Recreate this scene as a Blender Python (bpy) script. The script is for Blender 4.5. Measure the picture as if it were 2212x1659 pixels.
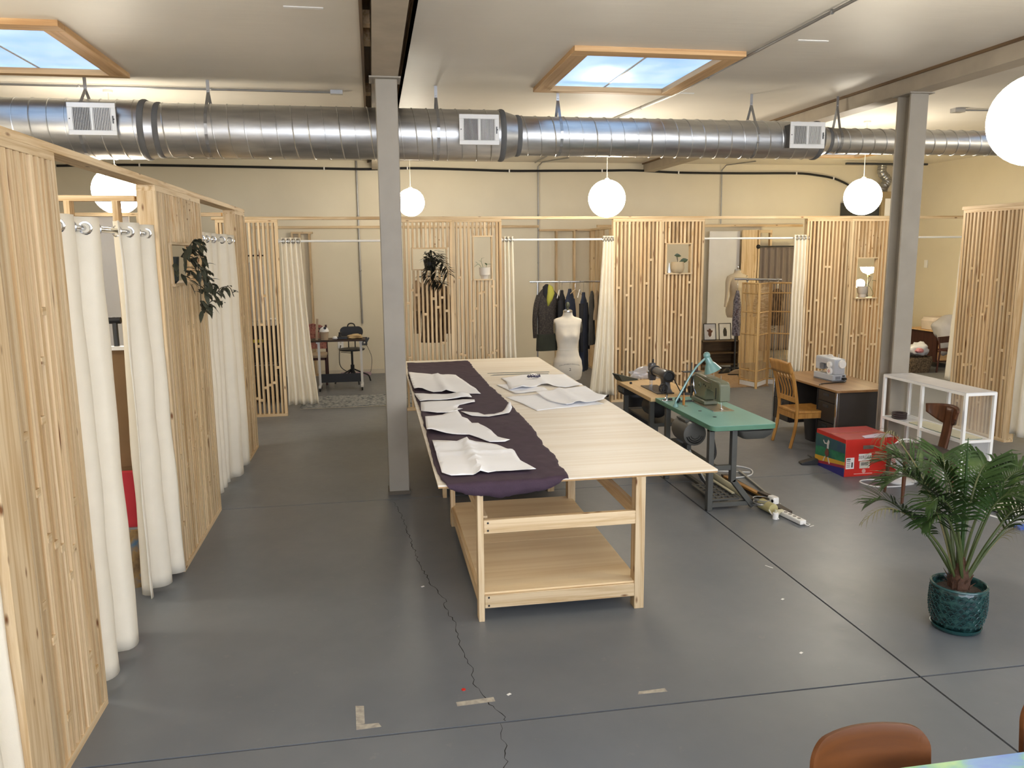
import bpy, math, random
from mathutils import Vector, Matrix, noise
R = math.radians
for o in list(bpy.data.objects): bpy.data.objects.remove(o)
scn = bpy.context.scene
COL = scn.collection
# ---------------------------------------------------------------- camera
cam_d = bpy.data.cameras.new('camera'); cam = bpy.data.objects.new('camera', cam_d); COL.objects.link(cam)
cam_d.sensor_width = 36.0; cam_d.lens = 1720.0 / 2212.0 * 36.0; cam_d.clip_end = 200; cam_d.clip_start = 0.05
pitch, yaw, roll = 0.163892, 0.170358, -0.009071
fw = Vector((math.sin(yaw)*math.cos(pitch), math.cos(yaw)*math.cos(pitch), -math.sin(pitch)))
rt = Vector((math.cos(yaw), -math.sin(yaw), 0)); up = rt.cross(fw)
r2 = rt*math.cos(roll) + up*math.sin(roll); u2 = up*math.cos(roll) - rt*math.sin(roll)
M3 = Matrix((r2, u2, -fw)).transposed()
cam.matrix_world = Matrix.Translation((0, 0, 2.35)) @ M3.to_4x4()
scn.camera = cam
# ---------------------------------------------------------------- world, exposure
w = bpy.data.worlds.new('sky'); scn.world = w; w.use_nodes = True
bg = w.node_tree.nodes['Background']; bg.inputs[0].default_value = (0.55, 0.75, 1.0, 1); bg.inputs[1].default_value = 1.0
vs = scn.view_settings; vs.view_transform = 'Standard'; vs.look = 'None'; vs.gamma = 1.0; vs.use_curve_mapping = False
vs.exposure = 0.30
cy = scn.cycles; cy.max_bounces = 7; cy.diffuse_bounces = 5; cy.glossy_bounces = 3; cy.transmission_bounces = 6; cy.transparent_max_bounces = 8
cy.sample_clamp_indirect = 6.0; cy.use_denoising = True; cy.caustics_reflective = False; cy.caustics_refractive = False
GLOBE_E = 34.0; SKY_E = .9; DAY_FILL_E = 8.5
# ---------------------------------------------------------------- materials
MATS = {}
def nt(name):
    m = bpy.data.materials.new(name); m.use_nodes = True; n = m.node_tree
    b = n.nodes['Principled BSDF']; MATS[name] = m
    return m, n, b
def lin(c):
    return tuple(((x/255)/12.92 if x/255 <= .04045 else ((x/255+.055)/1.055)**2.4) for x in c) + (1,)
def N(n, t, **kw):
    x = n.nodes.new(t)
    for k, v in kw.items():
        if k in x.inputs.keys(): x.inputs[k].default_value = v
        else: setattr(x, k, v)
    return x
def ramp(n, stops):
    r = n.nodes.new('ShaderNodeValToRGB'); e = r.color_ramp.elements
    while len(e) < len(stops): e.new(.5)
    for i, (p, c) in enumerate(stops): e[i].position = p; e[i].color = c
    return r
def plain(name, c, rough=.5, metal=0., spec=.5, var=0.06, scale=6., bump=0., bscale=80., alpha=1., coat=0.):
    """flat colour with a soft noise in value and, if asked, a fine relief"""
    m, n, b = nt(name); L = n.links.new
    tc = N(n, 'ShaderNodeTexCoord'); no = N(n, 'ShaderNodeTexNoise', Scale=scale, Detail=4.0)
    L(tc.outputs['Object'], no.inputs['Vector'])
    c = lin(c); lo = tuple(x*(1-var) for x in c[:3]) + (1,); hi = tuple(min(1, x*(1+var)) for x in c[:3]) + (1,)
    r = ramp(n, [(.3, lo), (.7, hi)]); L(no.outputs['Fac'], r.inputs[0]); L(r.outputs[0], b.inputs['Base Color'])
    b.inputs['Roughness'].default_value = rough; b.inputs['Metallic'].default_value = metal
    b.inputs['Specular IOR Level'].default_value = spec; b.inputs['Coat Weight'].default_value = coat
    if bump:
        n2 = N(n, 'ShaderNodeTexNoise', Scale=bscale, Detail=3.0); bp = N(n, 'ShaderNodeBump', Strength=bump, Distance=.01)
        L(tc.outputs['Object'], n2.inputs['Vector']); L(n2.outputs['Fac'], bp.inputs['Height']); L(bp.outputs[0], b.inputs['Normal'])
    return m
def wood(name, light, dark, axis, rough=.55, ring=14., knots=True, var=.12, knotc=(112, 70, 36)):
    """planed timber: grain drawn out along the axis, a few knots, a tint of its own for every piece"""
    m, n, b = nt(name); L = n.links.new
    tc = N(n, 'ShaderNodeTexCoord'); oi = N(n, 'ShaderNodeObjectInfo')
    mu = N(n, 'ShaderNodeVectorMath', operation='MULTIPLY'); ad = N(n, 'ShaderNodeVectorMath', operation='ADD')
    cx = N(n, 'ShaderNodeCombineXYZ')
    for k in range(3):
        mm = N(n, 'ShaderNodeMath', operation='MULTIPLY'); mm.inputs[1].default_value = (37., 91., 53.)[k]
        L(oi.outputs['Random'], mm.inputs[0]); L(mm.outputs[0], cx.inputs[k])
    L(tc.outputs['Object'], ad.inputs[0]); L(cx.outputs[0], ad.inputs[1])
    s = [ring*2.2]*3; s['XYZ'.index(axis)] = ring*.09
    mu.inputs[1].default_value = s; L(ad.outputs[0], mu.inputs[0])
    no = N(n, 'ShaderNodeTexNoise', Scale=1.0, Detail=5.0, Roughness=.6, Distortion=.6); L(mu.outputs[0], no.inputs['Vector'])
    r = ramp(n, [(.34, lin(dark)), (.58, lin(light))]); L(no.outputs['Fac'], r.inputs[0])
    col = r.outputs[0]
    if knots:
        kv = N(n, 'ShaderNodeVectorMath', operation='MULTIPLY'); t = [13.]*3; t['XYZ'.index(axis)] = 4.4
        kv.inputs[1].default_value = t; L(ad.outputs[0], kv.inputs[0])
        vo = N(n, 'ShaderNodeTexVoronoi', Scale=1.0); L(kv.outputs[0], vo.inputs['Vector'])
        kr = ramp(n, [(.055, (1, 1, 1, 1)), (.15, (0, 0, 0, 1))]); L(vo.outputs['Distance'], kr.inputs[0])
        mx = N(n, 'ShaderNodeMix', data_type='RGBA'); L(kr.outputs[0], mx.inputs[0]); L(col, mx.inputs[6]); mx.inputs[7].default_value = lin(knotc)
        col = mx.outputs[2]
    hs = N(n, 'ShaderNodeHueSaturation'); mr = N(n, 'ShaderNodeMapRange'); mr.inputs[3].default_value = 1-var; mr.inputs[4].default_value = 1+var*.7
    L(oi.outputs['Random'], mr.inputs[0]); L(mr.outputs[0], hs.inputs['Value']); L(col, hs.inputs['Color'])
    L(hs.outputs[0], b.inputs['Base Color']); b.inputs['Roughness'].default_value = rough; b.inputs['Specular IOR Level'].default_value = .35
    return m
def emit(name, c, s):
    m, n, b = nt(name); b.inputs['Base Color'].default_value = lin(c)
    b.inputs['Emission Color'].default_value = lin(c); b.inputs['Emission Strength'].default_value = s
    return m
def pattern(name, stops, scale, kind='noise', rough=.8, stretch=(1, 1, 1), detail=4., bump=0.):
    """several colours in patches or grain"""
    m, n, b = nt(name); L = n.links.new
    tc = N(n, 'ShaderNodeTexCoord'); mu = N(n, 'ShaderNodeVectorMath', operation='MULTIPLY'); mu.inputs[1].default_value = stretch
    L(tc.outputs['Object'], mu.inputs[0])
    if kind == 'noise': t = N(n, 'ShaderNodeTexNoise', Scale=scale, Detail=detail); out = t.outputs['Fac']
    else: t = N(n, 'ShaderNodeTexVoronoi', Scale=scale); out = t.outputs['Distance']
    L(mu.outputs[0], t.inputs['Vector'])
    r = ramp(n, [(p, lin(c)) for p, c in stops]); L(out, r.inputs[0]); L(r.outputs[0], b.inputs['Base Color'])
    b.inputs['Roughness'].default_value = rough
    if bump:
        bp = N(n, 'ShaderNodeBump', Strength=bump, Distance=.01); L(out, bp.inputs['Height']); L(bp.outputs[0], b.inputs['Normal'])
    return m
PINE, PINED = (218, 194, 156), (186, 152, 106)
wz = wood('pine_upright', PINE, PINED, 'Z', var=.2); wx = wood('pine_across', PINE, PINED, 'X'); wy = wood('pine_lengthwise', PINE, PINED, 'Y')
ply = wood('plywood', (240, 231, 216), (228, 215, 194), 'X', ring=5., knots=False, var=.04, rough=.5)
plyb = wood('lower_plywood', (238, 214, 172), (224, 194, 148), 'X', ring=4., knots=False, var=.04, rough=.5)
plyedge = plain('plywood_edge', (178, 140, 92), .7, scale=60)
walls = plain('painted_plaster', (220, 210, 186), .75, var=.02, scale=2, bump=.04, bscale=60)
board = plain('plasterboard', (225, 223, 220), .8, var=.02)
steel = plain('grey_painted_steel', (152, 144, 131), .5, var=.06, scale=4)
beamp = plain('beam_paint', (168, 156, 138), .6, var=.08, scale=5)
joist = wood('old_joist', (120, 96, 68), (92, 72, 52), 'Y', knots=False)
white = plain('white_enamel', (235, 233, 228), .35, var=.02)
black = plain('black_plastic', (26, 25, 26), .45)
rubber = plain('black_rubber', (22, 22, 22), .7)
chrome = plain('chrome', (200, 200, 200), .2, metal=1, var=.02)
dkmetal = plain('dark_steel', (62, 64, 66), .45, metal=.3, var=.1)
galv = plain('galvanised_strap', (165, 165, 165), .35, metal=.8)
curtainm = plain('cream_curtain_cloth', (234, 225, 206), .9, var=.02, scale=10, bump=.12, bscale=220)
# ---------------------------------------------------------------- mesh builder
class MB:
    def __init__(s): s.v = []; s.f = []
    def add(s, vs, fs):
        o = len(s.v); s.v += [tuple(p) for p in vs]; s.f += [tuple(i+o for i in f) for f in fs]; return s
    def box(s, x0, x1, y0, y1, z0, z1):
        return s.add([(x, y, z) for z in (z0, z1) for y in (y0, y1) for x in (x0, x1)],
                     [(0, 2, 3, 1), (4, 5, 7, 6), (0, 1, 5, 4), (2, 6, 7, 3), (0, 4, 6, 2), (1, 3, 7, 5)])
    def bar(s, p, q, a, b, up=(0, 0, 1)):
        p, q = Vector(p), Vector(q); d = (q-p).normalized(); u = Vector(up)
        if abs(d.dot(u)) > .98: u = Vector((0, 1, 0))
        x = d.cross(u).normalized(); y = x.cross(d)
        vs = [c + x*i*a/2 + y*j*b/2 for c in (p, q) for i, j in ((-1, -1), (1, -1), (1, 1), (-1, 1))]
        return s.add(vs, [(3, 2, 1, 0), (4, 5, 6, 7), (0, 1, 5, 4), (1, 2, 6, 5), (2, 3, 7, 6), (3, 0, 4, 7)])
    def tube(s, pts, r, n=8, closed=False, flat=None):
        pts = [Vector(p) for p in pts]; k = len(pts); rs = r if isinstance(r, (list, tuple)) else [r]*k
        rings = []; ref = None
        for i, p in enumerate(pts):
            a = pts[(i-1) % k] if (closed or i > 0) else p; c = pts[(i+1) % k] if (closed or i < k-1) else p
            d = (c-a).normalized()
            if ref is None: ref = Vector((0, 0, 1)) if abs(d.z) < .9 else Vector((1, 0, 0))
            x = d.cross(ref).normalized(); y = x.cross(d).normalized(); ref = y
            fy = flat if flat else 1.
            rings.append([p + (x*math.cos(t) + y*math.sin(t)*fy)*rs[i] for t in [2*math.pi*j/n for j in range(n)]])
        vs = [q for g in rings for q in g]; fs = []
        m = k if closed else k-1
        for i in range(m):
            for j in range(n):
                a = i*n+j; b2 = i*n+(j+1) % n; i2 = ((i+1) % k)*n
                fs.append((a, b2, i2+(j+1) % n, i2+j))
        if not closed: fs.append(tuple(range(n-1, -1, -1))); fs.append(tuple((k-1)*n+j for j in range(n)))
        return s.add(vs, fs)
    def lathe(s, prof, n=24, c=(0, 0, 0), axis='Z', arc=None):
        vs = []; fs = []
        for r, z in prof:
            for j in range(n):
                t = 2*math.pi*j/n; q = (r*math.cos(t), r*math.sin(t), z)
                if axis == 'X': q = (q[2], q[0], q[1])
                elif axis == 'Y': q = (q[1], q[2], q[0])
                vs.append((q[0]+c[0], q[1]+c[1], q[2]+c[2]))
        for i in range(len(prof)-1):
            for j in range(n):
                fs.append((i*n+j, i*n+(j+1) % n, (i+1)*n+(j+1) % n, (i+1)*n+j))
        if prof[0][0] > 1e-4: fs.append(tuple(range(n-1, -1, -1)))
        if prof[-1][0] > 1e-4: fs.append(tuple((len(prof)-1)*n+j for j in range(n)))
        return s.add(vs, fs)
    def loft(s, secs, n=20, cap=True):
        """secs: list of (cx, cy, z, rx, ry[, power]) ellipses stacked up"""
        vs = []; fs = []
        for q in secs:
            cx_, cy_, z, rx, ry = q[:5]; pw = q[5] if len(q) > 5 else 2.
            for j in range(n):
                t = 2*math.pi*j/n; ct, st = math.cos(t), math.sin(t)
                vs.append((cx_+rx*math.copysign(abs(ct)**(2/pw), ct), cy_+ry*math.copysign(abs(st)**(2/pw), st), z))
        for i in range(len(secs)-1):
            for j in range(n): fs.append((i*n+j, i*n+(j+1) % n, (i+1)*n+(j+1) % n, (i+1)*n+j))
        if cap: fs.append(tuple(range(n-1, -1, -1))); fs.append(tuple((len(secs)-1)*n+j for j in range(n)))
        return s.add(vs, fs)
    def sphere(s, c, r, n=16, m=10, sz=1.):
        return s.lathe([(r*math.sin(math.pi*i/m)+(1e-5 if i in (0, m) else 0), -r*sz*math.cos(math.pi*i/m)) for i in range(m+1)], n, c)
    def prism(s, poly, d0, d1, axis='Z'):
        """closed polygon pushed from d0 to d1 along an axis; poly in the other two axes (XY, XZ or YZ)"""
        def P(a, b2, d): return (a, b2, d) if axis == 'Z' else ((a, d, b2) if axis == 'Y' else (d, a, b2))
        k = len(poly); ar = sum(poly[i][0]*poly[(i+1) % k][1]-poly[(i+1) % k][0]*poly[i][1] for i in range(k))
        if ar < 0: poly = poly[::-1]
        vs = [P(a, b2, d0) for a, b2 in poly] + [P(a, b2, d1) for a, b2 in poly]
        fs = [tuple(range(k-1, -1, -1)), tuple(range(k, 2*k))] + [(i, (i+1) % k, k+(i+1) % k, k+i) for i in range(k)]
        if axis == 'Y': fs = [f[::-1] for f in fs]
        return s.add(vs, fs)
    def grid(s, fn, nu, nv):
        o = [[fn(i/nu, j/nv) for j in range(nv+1)] for i in range(nu+1)]
        vs = [p for r in o for p in r]; w_ = nv+1
        return s.add(vs, [(i*w_+j, (i+1)*w_+j, (i+1)*w_+j+1, i*w_+j+1) for i in range(nu) for j in range(nv)])
    def xf(s, M):
        s.v = [tuple(M @ Vector(p)) for p in s.v]; return s
    def mesh(s, name, mat, smooth=35):
        me = bpy.data.meshes.new(name); me.from_pydata(s.v, [], s.f); me.materials.append(mat)
        if smooth:
            me.shade_smooth(); me.set_sharp_from_angle(angle=R(smooth))
        me.update(); return me
    def build(s, name, mat, parent=None, loc=(0, 0, 0), rot=(0, 0, 0), smooth=35, bev=0, thick=0, label=None, sub=0):
        o = bpy.data.objects.new(name, s.mesh(name, mat, smooth)); COL.objects.link(o)
        o.location = loc; o.rotation_euler = rot
        if parent is not None: o.parent = parent
        if thick:
            md = o.modifiers.new('solid', 'SOLIDIFY'); md.thickness = thick; md.offset = 0
        if bev:
            md = o.modifiers.new('bevel', 'BEVEL'); md.width = bev; md.segments = 2; md.limit_method = 'ANGLE'; md.angle_limit = R(40); md.harden_normals = False
        if sub:
            md = o.modifiers.new('sub', 'SUBSURF'); md.levels = sub; md.render_levels = sub
        if label: o['label'] = label
        return o
def tag(o, label, cat, group=None):
    o['label'] = label; o['category'] = cat
    if group: o['group'] = group
    return o
def thing(name, label, cat, loc=(0, 0, 0), rz=0., group=None):
    o = bpy.data.objects.new(name, None); COL.objects.link(o); o.location = loc; o.rotation_euler = (0, 0, R(rz)); o.empty_display_size = .1
    return tag(o, label, cat, group)
def struct(o): o['kind'] = 'structure'; return o
def copy_part(src, parent, loc=None, rot=None, scale=None, name=None):
    c = src.copy(); COL.objects.link(c); c.parent = parent
    if loc is not None: c.location = loc
    if rot is not None: c.rotation_euler = rot
    if scale is not None: c.scale = scale
    return c
def inst(name, me, parent, loc, scale=(1, 1, 1), rot=(0, 0, 0), label=None):
    o = bpy.data.objects.new(name, me); COL.objects.link(o); o.parent = parent; o.location = loc; o.scale = scale; o.rotation_euler = rot
    if label: o['label'] = label
    return o
def copy_tree(root, loc, rz=None, label=None):
    r = root.copy(); COL.objects.link(r); r.location = loc
    if rz is not None: r.rotation_euler = (0, 0, R(rz))
    if label: r['label'] = label
    for ch in list(root.children):
        c = ch.copy(); COL.objects.link(c); c.parent = r
        for g in list(ch.children):
            d = g.copy(); COL.objects.link(d); d.parent = c
    return r
DG = lambda: bpy.context.evaluated_depsgraph_get()
def text_mesh(body, size, spacing=1.0):
    """flat letters as plain mesh data: (verts, faces)"""
    cu = bpy.data.curves.new('letters', 'FONT'); cu.body = body; cu.size = size; cu.align_x = 'CENTER'; cu.align_y = 'CENTER'; cu.space_character = spacing; cu.resolution_u = 3
    o = bpy.data.objects.new('letters', cu); COL.objects.link(o); me = o.evaluated_get(DG()).to_mesh()
    v = [tuple(q.co) for q in me.vertices]; f = [tuple(p.vertices) for p in me.polygons]
    o.evaluated_get(DG()).to_mesh_clear(); bpy.data.objects.remove(o); bpy.data.curves.remove(cu); return v, f
def smoothpath(pts, n=6):
    """Catmull-Rom through points"""
    P = [Vector(p) for p in pts]; P = [P[0]*2-P[1]] + P + [P[-1]*2-P[-2]]; out = []
    for i in range(1, len(P)-2):
        for k in range(n):
            t = k/n; a, b, c, d = P[i-1:i+3]
            out.append(.5*((2*b)+(c-a)*t+(2*a-5*b+4*c-d)*t*t+(3*b-a-3*c+d)*t**3))
    out.append(P[-2]); return out
# ================================================================ the room shell
XL, XR, YF, YB, ZC = -5.6, 11.6, -3.2, 15.9, 4.1
# floor: painted concrete slabs with sawn joints between them
mfl, n, b = nt('grey_painted_concrete'); L = n.links.new
tc = N(n, 'ShaderNodeTexCoord'); ge = N(n, 'ShaderNodeNewGeometry')
n1 = N(n, 'ShaderNodeTexNoise', Scale=.55, Detail=5.0, Roughness=.6); n2 = N(n, 'ShaderNodeTexNoise', Scale=9.0, Detail=6.0, Roughness=.7)
L(ge.outputs['Position'], n1.inputs['Vector']); L(ge.outputs['Position'], n2.inputs['Vector'])
r1 = ramp(n, [(.35, lin((101, 105, 110))), (.68, lin((117, 119, 122)))]); L(n1.outputs['Fac'], r1.inputs[0])
r2_ = ramp(n, [(.62, (0, 0, 0, 1)), (.78, (.35, .35, .35, 1))]); L(n2.outputs['Fac'], r2_.inputs[0])
mx = N(n, 'ShaderNodeMix', data_type='RGBA'); L(r2_.outputs[0], mx.inputs[0]); L(r1.outputs[0], mx.inputs[6]); mx.inputs[7].default_value = lin((152, 146, 138))
L(mx.outputs[2], b.inputs['Base Color'])
rr = N(n, 'ShaderNodeMapRange'); rr.inputs[3].default_value = .30; rr.inputs[4].default_value = .46; L(n2.outputs['Fac'], rr.inputs[0]); L(rr.outputs[0], b.inputs['Roughness'])
bp = N(n, 'ShaderNodeBump', Strength=.10, Distance=.004); L(n2.outputs['Fac'], bp.inputs['Height']); L(bp.outputs[0], b.inputs['Normal'])
b.inputs['Specular IOR Level'].default_value = .5
jm = plain('joint_filler', (16, 15, 15), .95)
floor = struct(MB().box(XL, XR, YF, YB, -.14, -.03).build('floor', jm))
g = .0065
xs = [XL, -.92-2.0, 2.92, 6.76, XR]; ys = [YF, -.18, 3.66, 7.52, YB]
xs = [XL, 2.92, XR]
for i in range(len(xs)-1):
    for j in range(len(ys)-1):
        MB().box(xs[i]+(g if i else 0), xs[i+1]-(g if i < len(xs)-2 else 0), ys[j]+(g if j else 0), ys[j+1]-(g if j < len(ys)-2 else 0), -.03, 0).build('slab', mfl, floor)
crackm = plain('crack_shadow', (30, 28, 26), .95)
random.seed(5)
def crack(pts, wd):
    mb = MB(); P = []
    for i in range(len(pts)-1):
        a, c = Vector(pts[i]), Vector(pts[i+1]); k = max(2, int((c-a).length/.035))
        for t in range(k): P.append(a+(c-a)*t/k+Vector((random.uniform(-.011, .011), random.uniform(-.008, .008))))
    P.append(Vector(pts[-1])); vs = []
    for i, p in enumerate(P):
        d = (P[min(i+1, len(P)-1)]-P[max(i-1, 0)]).normalized(); nrm = Vector((-d.y, d.x)); ww = wd*random.uniform(.3, 1.2)
        vs += [(p.x+nrm.x*ww, p.y+nrm.y*ww, .0006), (p.x-nrm.x*ww, p.y-nrm.y*ww, .0006)]
    mb.add(vs, [(2*i, 2*i+1, 2*i+3, 2*i+2) for i in range(len(P)-1)]); mb.build('crack', crackm, floor, smooth=0)
crack([(0.116, 7.423), (0.173, 7.063), (0.225, 6.441), (0.269, 5.866), (0.329, 5.456), (0.397, 5.204), (0.406, 5.127), (0.391, 5.093), (0.409, 4.947), (0.440, 4.805), (0.438, 4.645), (0.444, 4.510), (0.454, 4.349), (0.468, 4.238), (0.480, 4.183), (0.458, 4.047), (0.482, 3.995), (0.498, 3.921), (0.531, 3.838), (0.552, 3.781), (0.588, 3.706), (0.582, 3.67)], .0026)
crack([(0.550, 3.65), (0.542, 3.526), (0.548, 3.461), (0.531, 3.399), (0.539, 3.344), (0.512, 3.301), (.5, 3.1), (.52, 2.8)], .0026)
tapem = pattern('worn_tape', [(.35, (150, 143, 132)), (.6, (178, 170, 155))], 30)
for q in ([(0.352, 3.885), (0.554, 3.897), (0.558, 3.855), (0.355, 3.845)], [(1.335, 3.805), (1.484, 3.810), (1.487, 3.776), (1.321, 3.779)], [(-0.173, 3.949), (-0.129, 3.941), (-0.123, 3.775), (-0.166, 3.775)], [(-0.166, 3.773), (-0.054, 3.769), (-0.040, 3.734), (-0.164, 3.729)]):
    MB().prism(q, .0003, .001).build('tape_mark', tapem, floor, smooth=0)
# ceiling with skylight openings
mce, n, b = nt('ceiling_gloss_paint'); L = n.links.new
ge = N(n, 'ShaderNodeNewGeometry'); n1 = N(n, 'ShaderNodeTexNoise', Scale=1.1, Detail=3.0); L(ge.outputs['Position'], n1.inputs['Vector'])
sc = N(n, 'ShaderNodeVectorMath', operation='MULTIPLY'); sc.inputs[1].default_value = (1.2, 9., 1.); L(ge.outputs['Position'], sc.inputs[0])
n2 = N(n, 'ShaderNodeTexNoise', Scale=1.3, Detail=3.0); L(sc.outputs[0], n2.inputs['Vector'])
r1 = ramp(n, [(.3, lin((220, 213, 200))), (.7, lin((228, 221, 208)))]); L(n1.outputs['Fac'], r1.inputs[0]); L(r1.outputs[0], b.inputs['Base Color'])
b.inputs['Roughness'].default_value = .5; b.inputs['Specular IOR Level'].default_value = .35
bp = N(n, 'ShaderNodeBump', Strength=.25, Distance=.012); L(n2.outputs['Fac'], bp.inputs['Height']); L(bp.outputs[0], b.inputs['Normal'])
SKYS = [(-3.86, -2.26, 6.82, 8.66), (1.78, 3.36, 7.02, 8.84), (7.42, 9.0, 6.92, 8.74), (7.62, 9.2, 12.4, 14.3), (1.78, 3.36, 1.2, 3.0), (-3.86, -2.26, 1.2, 3.0), (7.42, 9.0, 1.2, 3.0), (1.78, 3.36, 12.6, 14.4), (-3.86, -2.26, 12.6, 14.4)]  # skylights of the front row are unseen, added for overhead light
GAPS = [(-.005, .36)]   # slot left open round the first beam
cells_x = sorted({XL, XR, -.005, .36} | {x for s in SKYS for x in s[:2]}); cells_y = sorted({YF, YB} | {y for s in SKYS for y in s[2:]})
cb = MB()
for i in range(len(cells_x)-1):
    for j in range(len(cells_y)-1):
        mxx, my = (cells_x[i]+cells_x[i+1])/2, (cells_y[j]+cells_y[j+1])/2
        if any(s[0]+.1 < mxx < s[1]-.1 and s[2]+.1 < my < s[3]-.1 for s in SKYS) or -.005 < mxx < .36: continue
        hole = [s for s in SKYS if s[0] < mxx < s[1] and s[2] < my < s[3]]
        if hole: continue
        cb.box(cells_x[i], cells_x[i+1], cells_y[j], cells_y[j+1], ZC, ZC+.03)
ceiling = struct(cb.build('ceiling', mce, smooth=0))
MB().box(-.06, .42, YF, YB, 4.24, 4.28).build('deck_above_beam', joist, ceiling)
for x in (-.03, .36): MB().box(x, x+.025, YF, YB, 4.06 if x < 0 else 4.1, 4.24).build('ledger', joist, ceiling)
for i, (y, wd) in enumerate(((7.1, .2), (6.6, .12), (9.3, .2), (5.7, .1))): MB().box(-.004, .05, y, y+wd, 4.10, 4.2).build('blocking', wy, ceiling)
for i in (0,): pass
panem = None
m, n, b = nt('skylight_acrylic'); L = n.links.new
ge = N(n, 'ShaderNodeNewGeometry'); n1 = N(n, 'ShaderNodeTexNoise', Scale=2.2, Detail=3.0); L(ge.outputs['Position'], n1.inputs['Vector'])
r1 = ramp(n, [(.3, lin((120, 172, 236))), (.72, lin((176, 210, 246)))]); L(n1.outputs['Fac'], r1.inputs[0]); L(r1.outputs[0], b.inputs['Emission Color']); b.inputs['Emission Strength'].default_value = SKY_E
b.inputs['Base Color'].default_value = lin((200, 215, 235)); b.inputs['Roughness'].default_value = .3
sky_w = wood('skylight_board', (212, 174, 126), (184, 142, 96), 'X', ring=8, knots=False)
sky_wy = wood('skylight_side_board', (212, 174, 126), (184, 142, 96), 'Y', ring=8, knots=False)
for k, (x0, x1, y0, y1) in enumerate(SKYS):
    win = struct(MB().box(x0+.02, x1-.02, y0+.02, y1-.02, 4.130, 4.14).build('window_%d' % (k+1), m, smooth=0))
    t = .16 if k < 3 else .16
    for nm, q, mt in (('frame_board', (x0, x1, y0, y0+t), sky_w), ('frame_board', (x0, x1, y1-.10, y1), sky_w), ('frame_board', (x0, x0+t, y0+t, y1-.10), sky_wy), ('frame_board', (x1-t, x1, y0+t, y1-.10), sky_wy)):
        MB().box(q[0], q[1], q[2], q[3], 4.055, 4.11).build(nm, mt, win, bev=.004)
    for q in ((x0, x1, y0, y0+.02), (x0, x1, y1-.02, y1), (x0, x0+.02, y0, y1), (x1-.02, x1, y0, y1)):
        MB().box(*q, 4.11, 4.13).build('shaft_lining', white, win)
    MB().box((x0+x1)/2-.012, (x0+x1)/2+.012, y0, y1, 4.122, 4.129).build('glazing_bar', white, win)
# walls
struct(MB().box(XL-.1, XR+.1, YB, YB+.1, 0, ZC+.2).build('wall_back', walls))
struct(MB().box(XR, XR+.1, YF, YB, 0, ZC+.2).build('wall_right', walls))
struct(MB().box(XL-.1, XL, YF, YB, 0, ZC+.2).build('wall_left', walls))
# front wall behind the photographer; its glowing window bank is added, unseen, for daylight
fb = MB()
WX0, WX1, WZ0, WZ1 = -2.5, 8.5, 1.4, 3.6
fb.box(XL, XR, YF-.1, YF, 0, WZ0).box(XL, XR, YF-.1, YF, WZ1, ZC+.2).box(XL, WX0, YF-.1, YF, WZ0, WZ1).box(WX1, XR, YF-.1, YF, WZ0, WZ1)
struct(fb.build('wall_front', walls))
daym = emit('added_day_pane', (222, 231, 248), DAY_FILL_E)
wf = struct(MB().box(WX0, WX1, YF-.08, YF-.06, WZ0, WZ1).build('window_10', daym))  # emitting pane added out of view to light the foreground
for i in range(6):
    x = WX0+(WX1-WX0)*i/5; MB().box(x-.04, x+.04, YF-.09, YF+.02, WZ0, WZ1).build('mullion', white, wf)
struct(MB().box(XL, XR, YB-.012, YB, 0, .09).build('baseboard_back', plain('base_strip', (205, 196, 176), .6)))
# steel beams
def ibeam(name, x0, x1, zb, zt):
    mb = MB(); mb.box(x0, x1, YF, YB, zb, zb+.022); c = (x0+x1)/2; mb.box(c-.009, c+.009, YF, YB, zb+.022, zt); mb.box(x0, x1, YF, YB, zt, zt+.022)
    return struct(mb.build(name, beamp, smooth=0))
ibeam('beam_left', .055, .29, 3.93, 4.21)
b2 = MB(); b2.box(5.47, 5.70, YF, YB, 3.93, ZC); struct(b2.build('beam_right', beamp, smooth=0, bev=.004))
MB().box(5.44, 5.73, YF, YB, 4.075, ZC).build('timber_nailer', joist, bpy.data.objects['beam_right'])
# steel columns
c1 = struct(MB().box(.083, .283, 7.67, 7.87, 0, 3.918).build('column_left', steel, bev=.008))
MB().box(.03, .315, 7.62, 7.92, 3.918, 3.93).build('cap_plate', steel, c1)
MB().box(.076, .290, 7.663, 7.877, 0, .035).build('base_collar', plain('column_foot', (92, 84, 72), .8), c1)
cm = MB(); cm.box(5.50, 5.70, 7.70, 7.722, 0, 3.918).box(5.50, 5.70, 7.898, 7.92, 0, 3.918).box(5.593, 5.607, 7.722, 7.898, 0, 3.918)
c2 = struct(cm.build('column_right', steel, smooth=0))
MB().box(5.46, 5.74, 7.66, 7.96, 3.918, 3.93).build('cap_plate', steel, c2)
MB().box(5.47, 5.73, 7.67, 7.95, 0, .015).build('base_plate', steel, c2)
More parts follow.
